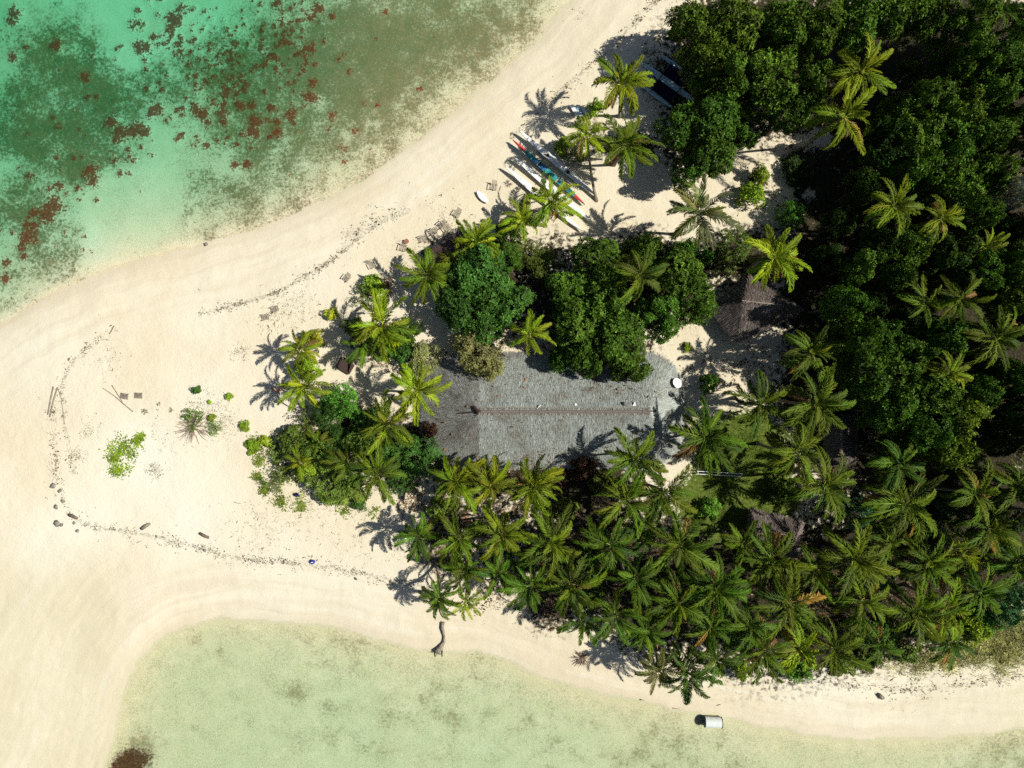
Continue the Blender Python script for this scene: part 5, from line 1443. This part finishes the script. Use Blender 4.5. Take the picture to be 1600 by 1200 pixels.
log('bare_pole', 'long straight pole crossing the western slatted pallet', [(175, 602), (184, 616), (192, 629)], [.05, .05, .04])
log('bare_pole', 'long curved pole below the western slatted pallet', [(160, 606), (178, 618), (192, 630), (208, 643)], [.03, .05, .06, .07])
log('plank', 'left of two parallel grey planks on the far west sand', [(84, 604), (80, 622), (75, 648)], [.09, .09, .08])
log('plank', 'right of two parallel grey planks on the far west sand', [(90, 606), (84, 626), (78, 652)], [.08, .09, .08])
log('driftwood_branch', 'thin bent branch along the far west wrack line', [(90, 605), (96, 622), (98, 640), (101, 662)], [.04, .04, .04, .03])
log('driftwood_branch', 'small branch near the northwest wrack line', [(178, 509), (175, 516), (171, 522)], [.06, .07, .05])
log('driftwood_log', 'small log on the right beach below the wrack line', [(1372, 1084), (1377, 1089), (1380, 1090)], [.22, .28, .18])
log('driftwood_branch', 'short stick on sand beside the white tank', [(1120, 1102), (1124, 1101), (1127, 1101)], [.04, .05, .03])
log('driftwood_branch', 'thin stick at the waterline left of the white tank', [(1050, 1106), (1056, 1107), (1062, 1108)], [.04, .05, .03])
log('driftwood_branch', 'small stick lying in the shallows above the white tank shadow', [(1000, 1093), (1006, 1094)], [.07, .05])
log('bare_pole', 'short pole on plain sand right of the creeping vine', [(365, 784), (370, 786), (377, 787)], [.035, .035, .03])

def pallet(px, py, rz, label):
    g = G(px, py); t = thing('slatted_pallet', label, 'pallet', g, rz)
    for k in range(7):
        mb = MB(); mb.box((-.42 + k * .14, 0, .14), (.09, .72, .03)); mb.build('slat', M_DRIFT, t)
    for y in (-.32, 0, .32):
        mb = MB(); mb.box((0, y, .05), (.95, .07, .15)); mb.build('bearer', M_DRIFT, t)
pallet(195, 619, -.15, 'grey slatted pallet under the end of the straight pole')
pallet(217, 618, -.03, 'grey slatted pallet right of the one under the pole')

def twig_pile(px, py, r, n, label, mat, name='brushwood_pile', hmax=.5, rad=.03):
    g = G(px, py); t = thing(name, label, 'brushwood', g)
    for i in range(n):
        a = R.uniform(0, 6.28); q = R.uniform(0, .45) * r; l = R.uniform(.4, .8) * r; e = R.uniform(.05, .6)
        s = Vector((math.cos(a) * q, math.sin(a) * q, R.uniform(0, .15))); aa = a + R.uniform(-.5, .5)
        d = Vector((math.cos(aa) * l, math.sin(aa) * l, l * e * hmax))
        mb = MB(); mb.tube([s, s + d * .5 + Vector((R.uniform(-.1, .1), R.uniform(-.1, .1), .06)), s + d], [rad * 1.4, rad, rad * .4], 5); mb.build('twig', mat, t)
twig_pile(303, 668, 2.1, 90, 'dead grey-brown brushwood fanning out on the western sand', mat_simple('bleached_twigs', (.24, .17, .13), (.44, .35, .29), 5, .9, .1, .3), 'dead_bush', .5, .022)
twig_pile(908, 1028, 1.1, 60, 'heap of brown sticks on the south beach beside the palm shadow', mat_simple('brown_sticks', (.13, .09, .065), (.30, .22, .17), 5, .9, .1, .3), 'brushwood_pile', .7, .035)
twig_pile(227, 643, .5, 16, 'small knot of grey sticks below the pallets', M_DRIFT, 'brushwood_pile', .5, .03)
twig_pile(249, 631, .35, 10, 'tiny tuft of sticks right of the pallets', M_DRIFT, 'brushwood_pile', .5, .022)
twig_pile(270, 641, .5, 12, 'small dry tuft between pallets and dead bush', mat_simple('olive_twigs', (.16, .17, .08), (.28, .29, .15), 5), 'brushwood_pile', .5, .022)
twig_pile(795, 287, .6, 24, 'brown tuft of dry stems by the lowest canoe bow', M_DRIFT, 'brushwood_pile', .6, .022)

# stones along the southwest corner
def rock(px, py, s, label):
    g = G(px, py)
    vs = []; fs = []
    r = random.Random(int(px * 7 + py))
    n, m = 7, 4
    for i in range(m + 1):
        th = math.pi * i / m
        for k in range(n):
            a = 2 * math.pi * k / n; q = s * r.uniform(.7, 1.2)
            vs.append((math.cos(a) * math.sin(th) * q * 1.2, math.sin(a) * math.sin(th) * q, math.cos(th) * q * .7 + s * .25))
    for i in range(m):
        for k in range(n):
            fs.append((i * n + k, i * n + (k + 1) % n, (i + 1) * n + (k + 1) % n, (i + 1) * n + k))
    o = link('beach_rock', mesh('beach_rock', vs, fs, [M_ROCK], None, True)); o.location = g; o.rotation_euler = (0, 0, r.uniform(0, 6))
    tag(o, label, 'rock', 'weathered rocks by the southwest wrack line')
M_ROCK = mat_simple('coral_rock', (.12, .12, .10), (.30, .29, .24), 3, .95, .1, .8)
for a in [(83, 759, .32, 'rock at the top of the southwest wrack corner'), (94, 767, .26, 'rock touching the upper southwest wrack corner'), (88, 792, .28, 'crescent-shaded rock left of the southwest wrack'), (90, 818, .38, 'largest dark rock apart from the southwest wrack corner'), (96, 820, .24, 'smaller rock against the largest dark rock'),
          (116, 817, .2, 'small rock just under the dark corner log'), (121, 829, .22, 'lowest rock off the southwest wrack corner'), (108, 561, .16, 'lone dark stone by the northwest wrack line'), (320, 860, .2, 'rock in the middle of the south wrack line'), (98, 783, .22, 'rock within the southwest wrack bend'), (245, 838, .16, 'small rock in the south wrack below the pale log'), (322, 382, .24, 'dark rock on the north waterline')]:
    rock(*a)

# white board on the sand
def board():
    g = G(754, 309); t = thing('white_board', 'small white board lying on the sand left of the canoes', 'board', g, math.radians(-47))
    V, F, m = hull_section(0.02, .98, 14, 2.0, .72, .14, .06); V2, F2 = deck_section(0.02, .98, 14, 2.0, .72, .142, .06)
    mb = MB(); mb.add([(v[0], v[1], v[2] + .22) for v in V], F); mb.add([(v[0], v[1], v[2] + .22) for v in V2], F2); mb.build('shell', M_WHITE, t)
    for x in (-.5, .5):
        mb = MB(); mb.box((x, 0, .10), (.1, .6, .24)); mb.build('trestle', M_WOOD, t)
board()
def boards():
    for i, (px, py, l, m, lb) in enumerate([(897, 174, 1.5, M_WHITE, 'left white board of three leaning by the small bright shrub'), (905, 177, 1.6, M_PALEBLUE, 'middle pale blue board of three by the small bright shrub'), (914, 178, 1.5, M_WHITE, 'right white board of three by the small bright shrub')]):
        g = G(px, py, .06); t = thing('boat_board', lb, 'board', g, math.radians(-62))
        mb = MB(); mb.box((0, 0, .28), (l, .42, .06), 0, 0, Matrix.Rotation(.08, 3, 'X')); mb.build('panel', m, t)
        for x in (-l * .3, l * .3):
            mb = MB(); mb.box((x, 0, .1), (.1, .4, .3)); mb.build('bearer', M_WOOD, t)
boards()
def trestle():
    g = G(853, 256); t = thing('wooden_trestle', 'small pale wooden trestle between the white and the teal canoe', 'trestle', g, .6)
    for k in range(4):
        mb = MB(); mb.box((0, -.3 + k * .2, .42), (.9, .16, .04)); mb.build('top_slat', M_CREAM, t)
    for sx in (-.35, .35):
        for sy in (-.28, .28):
            mb = MB(); mb.box((sx, sy, .18), (.06, .06, .46)); mb.build('leg', M_CREAM, t)
trestle()
# things on the longhouse roof
y0, ZR, ZE, hw, xw, xe = LH
def roof_z(x, y):
    if xw <= x <= xe:
        return ZR - (ZR - ZE) * abs(y - y0) / hw
    ax = 5.0 if x > xe else 7.1
    k = math.hypot((x - (xe if x > xe else xw)) / ax, (y - y0) / hw)
    return ZR - (ZR - ZE) * k
def on_roof(px, py):
    z = 5
    for _ in range(6):
        p = P(px, py, z); z = roof_z(p.x, p.y)
    return P(px, py, z)
def dish():
    g = on_roof(1055, 599); t = thing('satellite_dish', 'white satellite dish on the east end of the longhouse roof', 'dish', g)
    n, m = 20, 4; ax = Vector((.42, .28, .86)).normalized(); e1 = ax.cross(Vector((0, 0, 1))).normalized(); e2 = ax.cross(e1)
    mb = MB(); vs = []; c = Vector((0, 0, .75))
    for i in range(m + 1):
        q = .62 * i / m
        for k in range(n):
            a = 2 * math.pi * k / n; vs.append(c + e1 * math.cos(a) * q + e2 * math.sin(a) * q + ax * (q * q * .35))
    mb.add(vs, [(i * n + k, i * n + (k + 1) % n, (i + 1) * n + (k + 1) % n, (i + 1) * n + k) for i in range(m) for k in range(n)])
    mb.build('reflector', M_WHITE, t, True)
    mb = MB(); mb.tube([(0, 0, -.4), (0, 0, .45), c], .04, 6); mb.build('mast', M_BLACK, t)
    mb = MB(); mb.tube([c - e2 * .6 + ax * .12, c + ax * .5], .018, 5); mb.tube([c + ax * .44, c + ax * .56], .05, 6); mb.build('feed_arm', M_BLACK, t)
dish()
def roof_bits():
    g = on_roof(838, 640); t = thing('pale_pole', 'pale stick laid across the roof ridge', 'pole', g, math.radians(48))
    mb = MB(); mb.tube([(-.75, 0, .18), (.75, 0, .10)], [.06, .05], 6); mb.build('stem', M_WHITE, t)
    g = on_roof(974, 631); t = thing('roof_vent', 'round black vent on the ridge near its east end', 'vent', g)
    mb = MB(); mb.tube([(0, 0, -.3), (0, 0, .12)], .16, 10); mb.build('pipe', M_BLACK, t); mb = MB(); mb.tube([(0, 0, .12), (0, 0, .2), (0, 0, .27)], [.26, .24, .06], 12); mb.build('cowl', M_BLACK, t)
    g = on_roof(990, 632); t = thing('white_pennant', 'small white triangular sheet on the ridge right of black vent', 'flag', g)
    mb = MB(); mb.add([(-.22, -.3, .1), (.24, -.28, .14), (.14, .42, .3), (-.22, -.3, .07), (.24, -.28, .11), (.14, .42, .27)], [(0, 1, 2), (5, 4, 3), (0, 3, 4, 1), (1, 4, 5, 2), (2, 5, 3, 0)]); mb.build('cloth', M_WHITE, t)
    mb = MB(); mb.tube([(0, -.3, -.1), (.1, .35, .27)], .025, 5); mb.build('staff', M_WOOD, t)
    g = on_roof(899, 632); t = thing('roof_lamp', 'tiny white fitting on the ridge halfway along', 'lamp', g)
    mb = MB(); mb.tube([(0, 0, -.15), (0, 0, .15)], .05, 6); mb.build('stem', M_WOOD, t); mb = MB(); mb.tube([(0, 0, .15), (0, 0, .2), (0, 0, .25)], [.13, .14, .05], 10); mb.build('cap', M_WHITE, t)
roof_bits()
# leaves and dead fronds blown onto the thatch
rl = []
for cx, cy, sx, sy, n in [(740, 590, 40, 14, 60), (830, 590, 40, 12, 40), (960, 610, 40, 10, 40), (800, 722, 60, 8, 90), (900, 715, 50, 10, 90), (700, 690, 22, 22, 60), (690, 650, 16, 30, 50), (1000, 690, 30, 14, 40), (860, 655, 90, 20, 40)]:
    for _ in range(n):
        q = on_roof(R.gauss(cx, sx), R.gauss(cy, sy)); rl.append((q.x, q.y, q.z + .09))
scatter('roof_litter', 'dry brown leaves fallen on the grey thatch of the longhouse', M_DEAD, rl, 3, .2, (.16, .10, .06), .04, .5, 'leaves', .45)
# white poles over the lawn
def poles():
    A, B = G(1086, 737), G(1157, 741)
    t = thing('drying_rack', 'pair of thin white rails on low posts across the lawn', 'rack', A)
    d = B - A; n = Vector((-d.y, d.x, 0)).normalized() * .17
    for s in (-1, 1):
        mb = MB(); mb.tube([n * s + Vector((0, 0, .9)), d + n * s + Vector((0, 0, .9))], .045, 6); mb.build('rail', M_WHITE, t)
    for f in (.03, .5, .97):
        for s in (-1, 1):
            mb = MB(); q = d * f + n * s; mb.tube([(q.x, q.y, q.z - .3), (q.x, q.y, .88)], .04, 6); mb.build('post', M_WHITE, t)
        mb = MB(); mb.tube([d * f - n + Vector((0, 0, .8)), d * f + n + Vector((0, 0, .8))], .03, 5); mb.build('brace', M_WHITE, t)
poles()
# cloth bundles
def bundle(px, py, s, m1, m2, label, name):
    g = G(px, py); t = thing(name, label, 'bag', g)
    r = random.Random(int(px)); vs = []; fs = []; n, m = 10, 5
    for i in range(m + 1):
        th = math.pi * i / m
        for k in range(n):
            a = 2 * math.pi * k / n; q = s * r.uniform(.8, 1.15)
            vs.append((math.cos(a) * math.sin(th) * q, math.sin(a) * math.sin(th) * q * .8, math.cos(th) * q * .8 + s * .6))
    for i in range(m):
        for k in range(n):
            fs.append((i * n + k, i * n + (k + 1) % n, (i + 1) * n + (k + 1) % n, (i + 1) * n + k))
    mb = MB(); mb.add(vs, fs); mb.build('body', m1, t, True)
    mb = MB(); mb.tube([(-s * .3, 0, s * 1.3), (-s * .2, 0, s * 1.7), (s * .2, 0, s * 1.7), (s * .3, 0, s * 1.3)], s * .12, 6); mb.build('handle', m2, t)
bundle(489, 877, .36, M_BLUE, M_WHITE, 'blue and white bag alone on the south sand above the wrack', 'beach_bag')
bundle(464, 773, .34, M_NAVY, M_BLUE, 'navy bundle lying at the pale scrub patch by the thicket', 'cloth_bundle')
# fallen brown fronds
for px, py, a, lb in [(722, 826, 1.4, 'orange-brown fallen frond between two grove palms'), (445, 610, 3.2, 'dry brown frond lying left of the lower lone palm'), (1068, 705, .6, 'orange-brown dry frond at the southeast roof corner'), (800, 760, .3, 'dry brown frond at the south eave between second and third palm'), (1000, 905, 2.5, 'reddish dry frond deep in the grove')]:
    g = G(px, py, .25)
    o = link('fallen_frond', FR_DEAD[0]); o.location = g; o.rotation_euler = (.1, -.25, a); o.scale = (.75, .9, .75); o.color = (.32, .13, .05, 1)
    tag(o, lb, 'fallen frond')
print('objects', len(bpy.data.objects), 'tris', sum(len(m.loop_triangles) if m.loop_triangles else len(m.polygons) for m in bpy.data.meshes))
